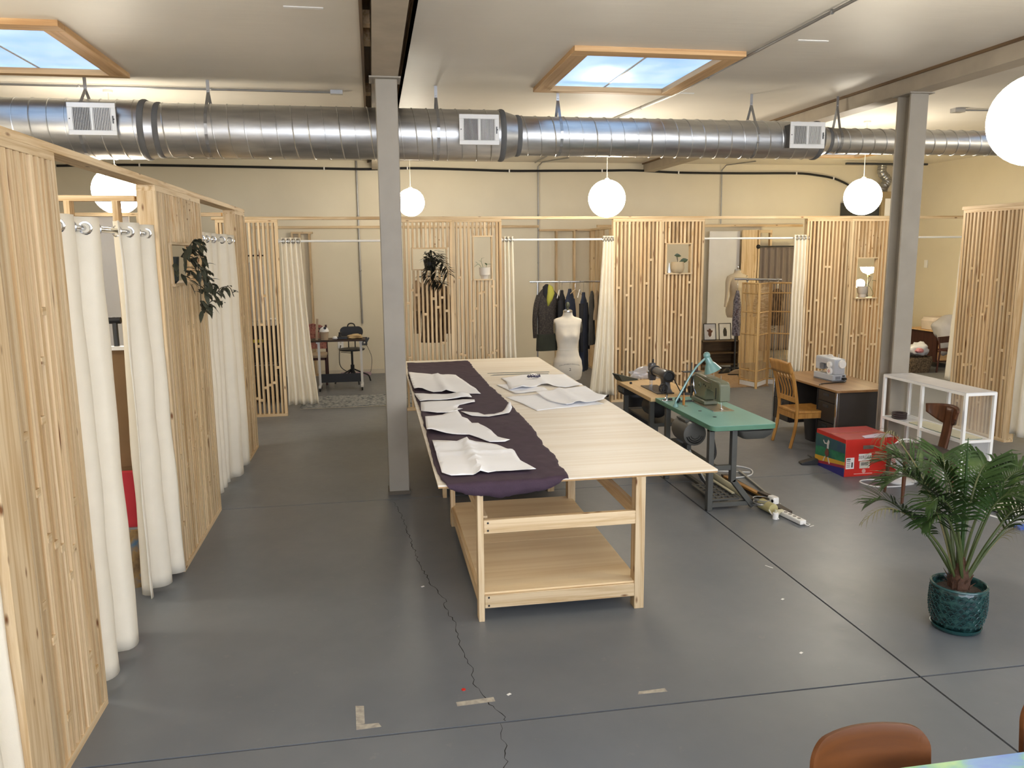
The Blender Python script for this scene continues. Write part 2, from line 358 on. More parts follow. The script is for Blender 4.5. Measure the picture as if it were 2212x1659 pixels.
# ================================================================ slatted partitions
SLW, SLD, PITCH = .030, .082, .0605
slat_me = MB().box(-SLW/2, SLW/2, 0, SLD, 0, 1).mesh('slat', wz, 0)
blk_me = MB().box(-(PITCH-SLW)/2-.002, (PITCH-SLW)/2+.002, -.003, .045, 0, .036).mesh('spacer_block', wx, 0)
PT = 2.835
def slat_panel(name, label, loc, rz, wd, seed, windows=(), depth=.09, group='slatted pine screens', stile=(.038, .038), z1=PT, nblk=1.6):
    """local x runs along the panel, local -y is the front"""
    rnd = random.Random(seed)
    t = thing(name, label, 'screen', loc, rz, group)
    s0, s1 = stile; zh = z1-.04
    MB().box(0, wd, 0, depth, 0, .04).build('bottom_plate', wx, t)
    MB().box(0, wd, 0, depth, zh, z1).build('head_rail', wx, t)
    MB().box(0, s0, 0, depth, .04, zh).build('stile', wz, t); MB().box(wd-s1, wd, 0, depth, .04, zh).build('stile', wz, t)
    free = wd-s0-s1; k = max(1, round((free-.02)/PITCH)-0); pit = free/(k+.0); xs = [s0+pit*(i+.5) for i in range(k)]
    wins = []
    for (wa, wb, za, zb) in windows:
        fr = thing_part('window_frame', t)
        th = .02
        MB().box(wa, wb, -.02, depth, za, za+th).build('frame_board', wx, fr); MB().box(wa, wb, -.01, depth, zb-th, zb).build('frame_board', wx, fr)
        MB().box(wa, wa+th, -.01, depth, za+th, zb-th).build('frame_board', wz, fr); MB().box(wb-th, wb, -.01, depth, za+th, zb-th).build('frame_board', wz, fr)
        wins.append((wa, wb, za, zb))
    for i, x in enumerate(xs):
        spans = [(.04, zh)]
        for (wa, wb, za, zb) in wins:
            if wa-SLW/2 < x < wb+SLW/2:
                spans = [q for (a, c) in spans for q in (((a, za), (zb, c)) if a < za and c > zb else ((a, c),))]
        dy = rnd.uniform(-.003, .003)
        for (a, c) in spans: inst('slat', slat_me, t, (x, .004+dy, a), (1, 1, c-a))
        if i < k-1:
            gx = (x+xs[i+1])/2; zz = rnd.uniform(.2, 1.1)
            for _ in range(rnd.choice((1, 2, 2))):
                if zz < zh-.1 and not any(wa-.04 < gx < wb+.04 and za-.06 < zz < zb+.02 for (wa, wb, za, zb) in wins):
                    inst('spacer_block', blk_me, t, (gx, .004, zz), ((pit-SLW)/(PITCH-SLW), 1, 1))
                zz += rnd.uniform(.55, 1.3)
    return t
def thing_part(name, parent):
    o = bpy.data.objects.new(name, None); COL.objects.link(o); o.parent = parent; o.empty_display_size = .1; return o
BY = 11.9
slat_panel('slatted_screen', 'slatted pine screen far left in the back row with a dark shelf behind', (-2.15, BY, 0), 0, .84, 11, depth=.09)
slat_panel('slatted_screen', 'slatted pine screen with a hanging dark plant in its wide low window', (.40, BY, 0), 0, .772, 12, [(.17, .70, 2.10, 2.43)])
slat_panel('slatted_screen', 'slatted pine screen with a tall window holding a small white pot', (1.172, BY, 0), 0, .737, 13, [(.30, .60, 1.94, 2.6)])
slat_panel('slatted_screen', 'slatted pine screen without window, right of the garment rack bay', (3.633, BY, 0), 0, .775, 14)
slat_panel('slatted_screen', 'slatted pine screen with a square window and a round grey pot in it', (4.408, BY, 0), 0, .70, 15, [(.07, .50, 1.99, 2.47)])
slat_panel('slatted_screen', 'slatted pine screen without window, left of the one with the lamp-lit window', (6.834, BY, 0), 0, .78, 16)
slat_panel('slatted_screen', 'slatted pine screen with a warmly lit window and white pot behind the sewing machine', (7.614, BY, 0), 0, .70, 17, [(.11, .51, 1.55, 2.22)])
slat_panel('slatted_screen', 'slatted pine screen nearest on the left side with a broad board at its near edge', (-1.47, 3.31, 0), 90, .91, 21, depth=.125, stile=(.22, .038))
slat_panel('slatted_screen', 'slatted pine screen in the left row with a trailing plant in its window', (-1.47, 6.02, 0), 90, 1.49, 22, [(.30, 1.36, 2.12, 2.45)], depth=.125)
slat_panel('slatted_screen', 'narrow slatted pine screen at the end of the left row', (-1.47, 9.33, 0), 90, .68, 23, depth=.125)
slat_panel('slatted_screen', 'slatted pine screen at the far right standing behind the white shelf unit', (7.53, 9.33, 0), -90, 1.0, 24, depth=.125)
def rail(name, label, p, q, wd, ht, mat, group='top rails'):
    mb = MB(); x0, x1 = sorted((p[0], q[0])); y0, y1 = sorted((p[1], q[1])); z = p[2]
    if x1-x0 > y1-y0: mb.box(x0, x1, y0-wd/2, y0+wd/2, z, z+ht)
    else: mb.box(x0-wd/2, x0+wd/2, y0, y1, z, z+ht)
    return tag(mb.build(name, mat, bev=.003), label, 'rail', group)
rail('top_rail', 'long pine rail along the top of the back row of screens', (-2.2, BY+.045, PT), (9.9, BY+.045, PT), .09, .042, wx)
rail('top_rail', 'long pine rail running away along the top of the left row of screens', (-1.53, 2.2, PT), (-1.53, 10.02, PT), .125, .042, wy)
rail('top_rail', 'short pine rail on top of the far right slatted screen', (7.59, 6.5, PT), (7.59, 9.36, PT), .125, .042, wy)
# stud walls inside the bays
def studwall(label, x0, y0, x1, y1, studs, zt=2.80, brd=None, group='bare stud frames'):
    L_ = math.hypot(x1-x0, y1-y0); t = thing('stud_frame', label, 'frame', (x0, y0, 0), math.degrees(math.atan2(y1-y0, x1-x0)), group)
    MB().box(0, L_, 0, .089, 0, .038).build('bottom_plate', wx, t); MB().box(0, L_, 0, .089, zt-.038, zt).build('top_plate', wx, t)
    for s in studs: MB().box(s, s+.038, 0, .089, .038, zt-.038).build('stud', wz, t)
    if brd: MB().box(brd[0], brd[1], .089, .102, 0, zt-.01).build('plasterboard', board, t, label='white plasterboard sheet')
    return t
studwall('pine stud frame across the first left bay, under the globe lamp', -5.5, 6.05, -1.62, 6.05, [.02, .42, .83, 1.23, 1.64, 2.05, 2.45, 2.86, 3.26, 3.42, 3.73], zt=2.765)
studwall('pine stud frame across the left row behind the second pair of curtains', -5.5, 9.36, -1.62, 9.36, [.02, .6, 1.2, 1.8, 2.4, 3.0, 3.6], zt=2.81, brd=(0, 2.9))
studwall('pine stud frame on the back wall of the jacket rack bay', 3.3, 15.79, 4.4, 15.79, [.33, .70, 1.05], zt=2.80)
studwall('pine stud frame dividing the jacket rack bay from the dress form bay', 4.41, 12.0, 4.41, 15.75, [.05, .6, 1.2, 1.8, 2.4, 3.0, 3.3, 3.66], zt=2.80)
studwall('pine stud frame at the left end of the desk bay by the curtain', -1.5, 15.79, -1.1, 15.79, [.0, .14, .32], zt=2.77)
for i, (x0, x1) in enumerate(((-2.2, 3.3), (4.5, 9.0))):
    rail('wall_plate', ('pine plate fixed along the back wall above the desk bay', 'pine plate fixed along the back wall above the dress form bay')[i], (x0, 15.87, 2.83), (x1, 15.87, 2.83), .05, .05, wx, 'wall plates')
# drywall in the dress form bay
tag(MB().box(6.85, 7.52, 15.70, 15.715, 0, 2.74).build('plasterboard_sheet', board), 'pale plasterboard sheet standing behind the dress form with arms', 'panel')
t = thing('timber_partition', 'pine board partition between plasterboard and grey curtain', 'partition', (7.52, 15.6, 0))
MB().box(0, .34, 0, .02, 0, 2.76).build('board', wz, t); MB().box(.36, .40, 0, .08, 0, 2.76).build('stud', wz, t); MB().box(.62, .66, 0, .08, 0, 2.76).build('stud', wz, t); MB().box(.40, .62, 0, .08, 2.70, 2.76).build('rail', wx, t)
# rods
def rod(label, p, q, r=.016, mat=white, br=True):
    t = thing('curtain_rod', label, 'curtain rod', p, 0, 'curtain rods'); d = Vector(q)-Vector(p)
    MB().tube([(0, 0, 0), d], r, 12).build('rod', mat, t)
    for c in (Vector((0, 0, 0)), d):
        e = c + (d.normalized()*.012 if c.length < 1e-6 else -d.normalized()*.012)
        MB().tube([c, e], r*2.1, 12).build('end_socket', mat, t)
    return t
RY = BY+.05
rod('white curtain rod across the desk bay opening behind the column', (-1.31, RY, 2.535), (.40, RY, 2.535))
rod('white curtain rod across the jacket rack bay opening', (1.91, RY, 2.535), (3.633, RY, 2.535))
rod('white curtain rod across the dress form bay opening', (5.108, RY, 2.535), (6.834, RY, 2.535))
rod('white curtain rod across the bay behind the right column', (8.314, RY, 2.535), (9.9, RY, 2.535))
rod('chrome curtain rod above the gap between the nearest left curtains', (-1.53, 4.22, 2.50), (-1.53, 6.02, 2.50), .016, chrome)
rod('chrome curtain rod of the second left opening with a ringed curtain', (-1.53, 7.51, 2.50), (-1.53, 9.33, 2.50), .016, chrome)
rod('white curtain rod at the right frame edge', (7.59, 6.5, 2.50), (7.59, 8.33, 2.50))
# curtains
def curtain(label, ax, top, bot, zt, zb, folds, amp, seed, off=(0, 0), ringn=2, mat=None, zbf=None, botoff=(0, 0), flip=1, rings=True, pw=1.4, sq=.75):
    """ax 'X' or 'Y': direction the cloth runs; top/bot = (start, end) along it; off = the fixed coordinate at top, bottom"""
    rnd = random.Random(seed); ph = rnd.uniform(0, 6)
    nu, nv = folds*18, 30
    def fn(u, v):
        z = zt+(zb-zt)*v
        if zbf and v > .5: z += zbf(u)*(v-.5)*2
        k = v**pw
        a = top[0]+(top[1]-top[0])*u; c = bot[0]+(bot[1]-bot[0])*u; s = a+(c-a)*k
        wv = math.sin(2*math.pi*folds*u+ph)
        wv = math.copysign(abs(wv)**sq, wv)
        d = off[0]+(botoff[0]+(botoff[1]-botoff[0])*u)*k + wv*amp*(.75+.5*v) + .012*noise.noise((s*6, z*2.2, seed))
        s += .02*k*noise.noise((s*3, z*1.5, seed+7))
        return (s, d, z) if ax == 'X' else (d, s, z)
    o = MB().grid(fn, nu, nv).build('curtain', mat or curtainm, smooth=80, thick=.004)
    tag(o, label, 'curtain', 'cream curtains')
    if rings:
        for i in range(folds*2):
            u = (i+.5)/(folds*2); u = (math.pi*i-ph)/(2*math.pi*folds)
            u -= math.floor(u*1.0) if False else 0
            while u < 0: u += 1
            if u > 1: continue
            p = Vector(fn(u, .018)); q = Vector(fn(min(1, u+.01), .018)); d = (q-p).normalized(); nn = d.cross(Vector((0, 0, 1)))
            c = Vector((p.x, p.y, 2.535 if ax == 'X' else 2.50))
            MB().tube([c+(d*math.cos(a)+Vector((0, 0, 1))*math.sin(a))*.031 for a in [2*math.pi*j/14 for j in range(14)]], .007, 6, True).build('grommet', chrome, o)
    return o
CT = 2.585
curtain('cream curtain at the near left edge, beside the broad board', 'Y', (2.2, 3.30), (2.2, 3.30), CT, .08, 5, .03, 1, (-1.53, 0))
curtain('cream curtain hanging left in the first left opening, brown panel showing beside it', 'Y', (4.30, 5.05), (4.33, 5.03), 2.56, .05, 2, .05, 2, (-1.53, 0), botoff=(-.02, 0), sq=.35)
curtain('cream curtain hanging right in the first left opening with a chrome ring', 'Y', (5.20, 6.0), (5.50, 5.97), 2.56, .03, 2, .045, 3, (-1.53, 0), botoff=(-.10, .02), sq=.35, zbf=lambda u: .10*(u > .15)*0)
curtain('cream curtain on the near side of the second left opening', 'Y', (7.56, 8.40), (7.62, 8.2), 2.56, .08, 3, .035, 4, (-1.54, 0), sq=.35)
curtain('cream curtain on the far side of the second left opening with one chrome ring', 'Y', (8.46, 9.28), (8.36, 9.26), 2.56, .03, 2, .045, 5, (-1.50, 0), botoff=(.0, 0), sq=.4)
curtain('cream curtain drawn left in the desk bay opening', 'X', (-1.27, -1.0), (-1.29, -.86), CT, .16, 4, .04, 6, (RY, 0))
curtain('cream curtain in the desk bay, mostly behind the left column', 'X', (.16, .38), (.13, .40), CT, .06, 3, .04, 7, (RY, 0))
curtain('cream curtain left of the jacket rack beside the white pot screen', 'X', (1.93, 2.10), (1.92, 2.16), CT, .1, 3, .04, 8, (RY, 0))
curtain('cream curtain gathered right of the jacket rack and dress form', 'X', (3.48, 3.66), (3.28, 3.73), CT, .12, 4, .035, 9, (RY-.04, 0))
curtain('cream curtain right of the bamboo screen in the dress form bay', 'X', (6.62, 6.86), (6.6, 6.86), CT, .36, 4, .035, 10, (RY-.04, 0))
curtain('cream curtain to the left of the right column, seen as a narrow strip', 'X', (8.33, 8.48), (8.33, 8.46), CT, .2, 2, .035, 15, (RY, 0))
curtain('cream curtain left of the far right slatted screen', 'X', (9.66, 9.88), (9.56, 9.80), CT, .14, 3, .035, 16, (RY, 0))
curtain('cream curtain at the right frame edge beside the far right screen', 'Y', (6.6, 8.27), (6.6, 8.30), CT, .12, 7, .04, 17, (7.56, 0))
# ================================================================ ceiling services
mdu, n, b = nt('spiral_duct_zinc'); L = n.links.new
tc = N(n, 'ShaderNodeTexCoord'); sc = N(n, 'ShaderNodeVectorMath', operation='MULTIPLY'); sc.inputs[1].default_value = (1.5, 9, 9); L(tc.outputs['Object'], sc.inputs[0])
n1 = N(n, 'ShaderNodeTexNoise', Scale=2.0, Detail=5.0); L(sc.outputs[0], n1.inputs['Vector'])
r1 = ramp(n, [(.3, lin((188, 188, 188))), (.7, lin((212, 211, 208)))]); L(n1.outputs['Fac'], r1.inputs[0]); L(r1.outputs[0], b.inputs['Base Color'])
b.inputs['Metallic'].default_value = 1.0
rr = N(n, 'ShaderNodeMapRange'); rr.inputs[3].default_value = .30; rr.inputs[4].default_value = .46; L(n1.outputs['Fac'], rr.inputs[0]); L(rr.outputs[0], b.inputs['Roughness'])
mastic = plain('duct_sealant', (96, 95, 93), .7)
DY, DZ = 8.86, 3.60
duct = thing('spiral_duct', 'long galvanised spiral duct hung below the ceiling, stepping down to the right', 'duct', (0, DY, DZ))
def ductseg(x0, x1, r, pitch):
    mb = MB(); n_ = 40; vs = []
    mb.lathe([(r, x0), (r, x1)], n_, axis='X'); mb.build('duct_section', mdu, duct, smooth=50)
    hx = MB(); pts = []; turns = (x1-x0)/pitch; k = int(turns*28)
    for i in range(k+1):
        a = 2*math.pi*turns*i/k; pts.append((x0+(x1-x0)*i/k, math.cos(a)*(r+.001), math.sin(a)*(r+.001)))
    hx.tube(pts, .007, 5).build('spiral_seam', mdu, duct)
ductseg(-5.58, -2.19, .286, .155); ductseg(-2.06, 1.42, .263, .155); ductseg(1.60, 5.12, .207, .155); ductseg(5.26, 11.58, .143, .155)
for x0, x1, ra, rb in ((-2.19, -2.06, .286, .263), (1.42, 1.60, .263, .207), (5.12, 5.26, .207, .143)):
    MB().lathe([(ra, x0), (rb, x1)], 40, axis='X').build('reducer', mdu, duct, smooth=50)
    for xx, rr_ in ((x0, ra), (x1, rb)):
        MB().lathe([(rr_+.002, xx-.03), (rr_+.011, xx-.012), (rr_+.011, xx+.012), (rr_+.002, xx+.03)], 40, axis='X').build('collar', mastic, duct, smooth=50)
# registers
grille = plain('register_shadow', (60, 58, 58), .6)
def register(label, x0, x1, z0, z1, rduct):
    yb = DY-math.sqrt(max(.001, rduct**2-(max(abs(z0-DZ), abs(z1-DZ))*.85)**2))+.02; yf = 8.53
    t = thing('air_register', label, 'vent', ((x0+x1)/2, yf, (z0+z1)/2), 0, 'duct registers'); w2, h2 = (x1-x0)/2, (z1-z0)/2
    MB().box(-w2+.02, w2-.02, .012, yb-yf+.05, -h2+.02, h2-.02).build('boot', mastic, t)
    MB().box(-w2+.05, w2-.05, .004, .011, -h2+.05, h2-.05).build('dark_throat', grille, t)
    f = MB(); bw = .045
    f.box(-w2, w2, -.004, .012, h2-bw, h2).box(-w2, w2, -.004, .012, -h2, -h2+bw).box(-w2, -w2+bw, -.004, .012, -h2+bw, h2-bw).box(w2-bw, w2, -.004, .012, -h2+bw, h2-bw).box(-.012, .012, -.004, .012, -h2+bw, h2-bw)
    f.build('face_frame', white, t, bev=.003)
    for side in (-1, 1):
        xa, xb = ((-w2+bw, -.012) if side < 0 else (.012, w2-bw)); k = 11
        for i in range(k):
            x = xa+(xb-xa)*(i+.5)/k
            MB().bar((x, .004, -h2+bw), (x, .004, h2-bw), .0035 if side < 0 else .006, .012).xf(Matrix.Identity(4)).build('louvre', white, t)
        for i in range(14):
            z = -h2+bw+(2*h2-2*bw)*(i+.5)/14
            MB().box(xa, xb, .006, .008, z-.002, z+.002).build('crossbar', white, t)
    MB().box(w2-.03, w2-.022, -.014, 0, -.04, .03).build('lever', dkmetal, t)
    for sx in (-1, 1): MB().lathe([(.006, -.006), (.004, -.009), (1e-5, -.01)], 8, (sx*(w2-.018), 0, 0), 'Y').build('screw', dkmetal, t)
register('white air register on the thick left end of the duct', -2.82, -2.385, 3.50, 3.80, .286)
register('white air register on the duct right of the left column', .938, 1.355, 3.46, 3.765, .263)
register('white air register on the duct left of the right column', 4.635, 5.055, 3.47, 3.755, .207)
# duct hangers
for i, (x, rd) in enumerate(((-2.74, .286), (-1.58, .263), (.73, .263), (2.06, .207), (4.32, .207), (5.39, .143))):
    t = thing('strap_hanger', ('perforated steel strap holding the duct above its far left register', 'perforated steel strap holding the duct left of the left column, beside the conduit', 'perforated steel strap holding the duct just right of the left column', 'perforated steel strap holding the duct under the right skylight', 'perforated steel strap holding the duct left of the right register', 'perforated steel strap holding the thin duct beside the right beam')[i], 'hanger', (x, DY, 4.1), 0, 'duct hangers')
    zs = 3.98
    MB().box(-.016, .016, -.0015, .0015, zs-4.1, 0).build('strap', galv, t)
    for s in (-1, 1):
        a0 = math.acos(min(1, .45)); y1, z1 = s*rd*.62, DZ+rd*.79-4.1
        mb = MB(); pts = [(0, 0, zs-4.1), (0, y1*.8, z1+.03)]
        for k in range(7):
            a = R(52) - k*R(22)
            pts.append((0, s*(rd+.004)*math.cos(a), DZ-4.1+(rd+.004)*math.sin(a)))
        for k in range(len(pts)-1): mb.bar(pts[k], pts[k+1], .03, .003, (0, 0, 1) if k > 1 else (0, 0, 1))
        mb.build('strap_leg', galv, t)
    MB().sphere((0, -.004, -.10), .006, 8, 6).build('bolt', chrome, t)
# conduits on the ceiling
def conduit(label, pts, r, boxes=(), mat=None, name='conduit', cat='pipe'):
    t = thing(name, label, cat, pts[0], 0); P = [Vector(p)-Vector(pts[0]) for p in pts]
    MB().tube(P, r, 8).build('pipe', mat or galv, t)
    for bx in boxes: MB().box(*[bx[k]-pts[0][k//2] for k in range(6)]).build('junction_box', galv, t)
    for k in range(len(P)-1):
        nn = int((P[k+1]-P[k]).length/1.4)
        for j in range(1, nn+1):
            c = P[k]+(P[k+1]-P[k])*j/(nn+1)
            MB().sphere(c, r*1.5, 8, 6).build('clamp', galv, t)
    return t
conduit('twin thin grey conduits on the ceiling at left ending in a small box', [(-5.5, 9.2, 4.082), (-.32, 9.24, 4.082)], .009, [(-.38, -.25, 9.2, 9.28, 4.06, 4.1)])
conduit('second thin conduit beside the twin at the left ceiling', [(-5.5, 9.26, 4.084), (-.38, 9.28, 4.084)], .008)
conduit('grey conduit crossing the ceiling past the right skylight', [(3.42, YF+.05, 4.082), (3.40, 7.0, 4.075), (3.40, 8.9, 4.075), (3.22, 10.6, 4.082), (3.22, 15.8, 4.082)], .013)
conduit('short conduit with box on the ceiling right of the right beam', [(7.42, 9.41, 4.082), (11.5, 9.30, 4.082)], .011, [(7.32, 7.46, 9.36, 9.46, 4.05, 4.1)])
conduit('grey pipe running down the back wall through the desk bay', [(-.235, 15.87, 4.09), (-.235, 15.87, 1.0)], .018)
conduit('thin pipe on the back wall above the jacket rack bay', [(3.7, 15.0, 4.085), (3.35, 15.75, 4.085), (3.29, 15.87, 4.02), (3.29, 15.87, 1.2)], .012)
conduit('thin pipe on the back wall above the dress form bay', [(7.55, 15.2, 4.085), (7.2, 15.78, 4.07), (7.15, 15.87, 3.98), (7.16, 15.87, 2.9)], .012)
# black cable
pts = [(-5.5, 15.86, 3.95), (-4.6, 15.86, 3.97), (-4.1, 15.86, 3.975), (-2.5, 15.86, 3.961), (-.83, 15.86, 3.942), (.0, 15.86, 3.935), (.73, 15.86, 3.96), (1.8, 15.86, 3.945), (2.71, 15.86, 3.925), (3.6, 15.86, 3.935), (4.59, 15.86, 3.945), (5.3, 15.86, 3.955), (6.2, 15.86, 3.92), (7.56, 15.86, 3.915), (8.79, 15.86, 3.925), (9.3, 15.86, 3.885), (9.64, 15.86, 3.83), (9.9, 15.86, 3.74), (10.06, 15.86, 3.66)]
t = thing('black_cable', 'thick black cable clipped along the top of the back wall', 'cable', (0, 15.86, 3.95))
MB().tube([p-Vector((0, 15.86, 3.95)) for p in smoothpath(pts, 5)], .022, 8).build('cable', rubber, t)
for p in pts[2::2]: MB().box(p[0]-.012, p[0]+.012, -.03, .035, p[2]-3.95-.03, p[2]-3.95+.03).build('clip', white, t)
# pendant globes
glm = emit('lit_globe_paper', (255, 245, 226), GLOBE_E); cordm = plain('white_cord', (235, 230, 215), .5)
def globe(label, x, y, z, r):
    t = thing('globe_pendant', label, 'lamp', (x, y, z), 0, 'white globe pendants')
    MB().sphere((0, 0, 0), r, 32, 20).build('globe_shade', glm, t, smooth=180)
    MB().tube([(0, 0, r-.005), (0, 0, ZC-z-.02)], .004, 6).build('cord', cordm, t)
    MB().lathe([(.02, r-.01), (.03, r+.01), (.012, r+.03)], 12).build('socket_cap', white, t)
    MB().lathe([(.05, ZC-z-.025), (.05, ZC-z)], 16).build('ceiling_rose', white, t)
globe('white globe pendant lamp behind the left rail, cut by the pine stud frame', -2.72, 9.52, 3.05, .25)
globe('small white globe pendant lamp just right of the left column', .66, 13.5, 3.175, .225)
globe('white globe pendant lamp over the jacket rack bay', 3.16, 10.66, 3.055, .25)
globe('white globe pendant lamp left of the right column, glowing on the slatted screen', 6.82, 10.45, 3.075, .25)
globe('large nearest white globe pendant lamp at the right frame edge', 3.665, 4.03, 3.05, .25)
for gl, gx, gy in (('white globe pendant lamp inside the nearest left bay, hidden by its screen', -3.3, 5.2), ('added globe pendant lamp above the photographer, out of view', .4, .6), ('added globe pendant lamp far right, out of view beyond the right screen row', 9.2, 5.2)): globe(gl, gx, gy, 3.05, .25)  # lamps overhead and far right are unseen, added to fill the light
# heater on the back wall with flexible duct
t = thing('unit_heater', 'grey air handler behind the rail with a crinkled silver duct, right of the globe', 'heater', (10.2, 15.45, 2.9))
MB().box(-.35, .25, -.05, .42, 0, .42).build('casing', dkmetal, t, bev=.01); MB().box(.25, .68, -.12, .42, -.02, .62).build('side_cabinet', plain('air_handler_paint', (150, 132, 100), .6), t, bev=.01)
MB().box(.32, .60, -.13, -.12, .12, .48).build('rating_label', white, t); MB().box(.455, .475, -.135, -.13, .16, .44).build('slot', black, t)
fd = MB(); P = smoothpath([(.47, .2, .62), (.47, .18, .74), (.56, .2, .88), (.43, .2, 1.02), (.42, .2, 1.2)], 8)
fd.tube(P, [.085+.01*(i % 2) for i in range(len(P))], 14).build('flexible_duct', galv, t)
tag(MB().box(9.4, 11.2, 15.0, 15.06, 4.02, 4.06).build('strut_channel', dkmetal), 'dark steel channel under the ceiling above the heater', 'channel')
# small ceiling patches
for i, (x, y) in enumerate(((-.42, 6.25), (3.5, 8.9), (3.75, 6.6))):
    tag(MB().box(x-.14, x+.14, y-.02, y+.02, ZC-.006, ZC).build('cover_strip', white), ('small white cover strip on the left ceiling near the beam', 'small cover strip beside the right skylight corner', 'small white cover strip on the ceiling by the long conduit')[i], 'strip')
# ================================================================ cutting table
import bmesh
ct = thing('cutting_table', 'big plywood cutting table on bare pine legs with purple cloth and paper on it', 'table', (.35, 4.77, 0))
def ctb(nm, mt, x0, x1, y0, y1, z0, z1, bev=.003):
    return MB().box(x0-.35, x1-.35, y0-4.77, y1-4.77, z0, z1).build(nm, mt, ct, bev=bev)
TZ = .93
for (y0, y1) in ((4.77, 6.135), (6.138, 8.57), (8.573, 10.62)):
    ctb('plywood_sheet', ply, .35, 2.19, y0, y1, .919, TZ, .001)
    ctb('underlay_sheet', plyedge, .352, 2.188, y0+.002, y1-.002, .909, .9188, 0)
for yf, yb in ((4.78, 6.62), (7.46, 9.4)):
    for y in (yf, yb-.0):
        ctb('leg', wz, .594, .632, y, y+.089, 0, .909); ctb('leg', wz, 1.634, 1.70, y, y+.089, 0, .909)
        ctb('stretcher', wx, .634, 1.66, y+.005, y+.043, .59, .679)
        ctb('lower_stretcher', wx, .634, 1.66, y+.004, y+.042, .088, .177)
    for x0 in (.60, 1.63):
        ctb('side_rail', wy, x0+.033, x0+.07, yf+.09, yb, .59, .679); ctb('lower_side_rail', wy, x0, x0+.034, yf+.09, yb, .088, .177)
        ctb('cleat', wx, .62, 1.70, yf+.12, yf+.16, .87, .9085) if x0 < 1 else None
    k = 2
    ctb('shelf', plyb, .62, 1.675, yf+.02, yf+.9, .178, .19, .001); ctb('shelf', plyb, .62, 1.675, yf+.902, yb+.08, .178, .19, .001)
for x in (.66, .69, 1.60, 1.64):
    for z in ((.61, .66) if x in (.66, 1.64) else ()) + ((.105, .16) if x in (.66, 1.64) else ()):
        MB().lathe([(.007, 0), (.007, .002)], 8, (x-.35, 4.783-4.77, z), 'Y').build('screw_head', black, ct)
# purple cloth
purple = plain('plum_cotton_cloth', (62, 44, 58), .85, var=.12, scale=14, bump=.2, bscale=160)
eR = [(4.7, 1.17), (4.88, 1.186), (5.02, 1.186), (5.28, 1.214), (5.6, 1.207), (6.31, 1.24), (6.99, 1.234), (7.59, 1.224), (8.41, 1.197), (9.41, 1.191), (10.7, 1.211)]
eL = [(4.7, .42), (4.87, .375), (5.2, .362), (6.07, .372), (7.16, .381), (8.0, .373), (9.08, .362), (10.7, .41)]
def lerp_tab(t, y):
    for (a, b2), (c, d) in zip(t, t[1:]):
        if y <= c: return b2+(d-b2)*max(0, (y-a))/(c-a)
    return t[-1][1]
def cloth(u, v):
    s = -.10 + v*5.72                       # distance back from the front edge; below 0 the cloth hangs
    y = 4.77+max(s, 0); x0, x1 = lerp_tab(eL, y), lerp_tab(eR, y)
    x0 += .012*noise.noise((0, y*5, 1)); x1 += .016*noise.noise((3, y*7, 2)) + .006*noise.noise((3, y*40, 5))
    x = x0+(x1-x0)*u; z = TZ+.005
    wr = noise.noise((x*4, y*1.6, 0))*.5 + noise.noise((x*14+y*3, y*7, 9))*.35 + abs(noise.noise((x*5-y*2.5, y*3, 4)))*.5
    edge = max(0, 1-min(u, 1-u)/.06)
    z += max(0, wr)*.015 + edge*.008*abs(noise.noise((y*9, u, 3)))
    if s < 0:
        dep = .10*(math.sin(math.pi*min(1, max(0, (u*1.05))))**.45)*(.9+.25*noise.noise((u*6, 0, 7))) + .008*noise.noise((u*45, 1, 1))
        q = -s/.10; z = TZ+.004-dep*q*(.25+.75*min(1, q)); y = 4.77-.010-.012*math.sin(q*1.4)+.007*math.sin(u*22)*q
    return (x, y, z)
tag(MB().grid(cloth, 40, 220).build('purple_cloth', purple, smooth=60, thick=.002), 'long plum cotton cloth spread on the left half of the cutting table', 'cloth')
# paper patterns
paperm = plain('pattern_paper', (250, 250, 252), .8, var=.015, scale=8)
pencil = plain('pencil_line', (150, 150, 156), .9)
def paper(label, poly, z, seed, folds=(), curl=.018, lift=(), group='paper patterns', wave=.009):
    bm = bmesh.new(); vs = [bm.verts.new((x, y, z)) for x, y in poly]; f = bm.faces.new(vs)
    if f.calc_area() and f.normal.z < 0: f.normal_flip()
    bmesh.ops.triangulate(bm, faces=bm.faces[:])
    for it in range(6):
        ed = [e for e in bm.edges if e.calc_length() > .06]
        if not ed: break
        bmesh.ops.subdivide_edges(bm, edges=ed, cuts=1); bmesh.ops.triangulate(bm, faces=[q for q in bm.faces if len(q.verts) > 3])
    for v in bm.verts:
        x, y = v.co.x, v.co.y; h = wave*(.5+noise.noise((x*5, y*3, seed))+.35*abs(noise.noise((x*9-y*4, y*6, seed+2))))
        for (ax, c, amp, wd) in folds:
            d = (x-c) if ax == 'x' else (y-c); h += amp*math.exp(-(d/wd)**2)
        if v.is_boundary: h += curl*max(0, noise.noise((x*4, y*2.5, seed+5)))
        for (lx, ly, r, hh) in lift:
            d = math.hypot(x-lx, (y-ly)*.6); h += hh*max(0, 1-d/r)**2
        v.co.z += max(0, h)
    me = bpy.data.meshes.new('paper'); bm.to_mesh(me); bm.free(); me.materials.append(paperm); me.shade_smooth(); me.set_sharp_from_angle(angle=R(50))
    o = bpy.data.objects.new('paper_pattern', me); COL.objects.link(o)
    md = o.modifiers.new('solid', 'SOLIDIFY'); md.thickness = .0012; md.offset = 1
    return tag(o, label, 'paper', group)
CZ = TZ+.013
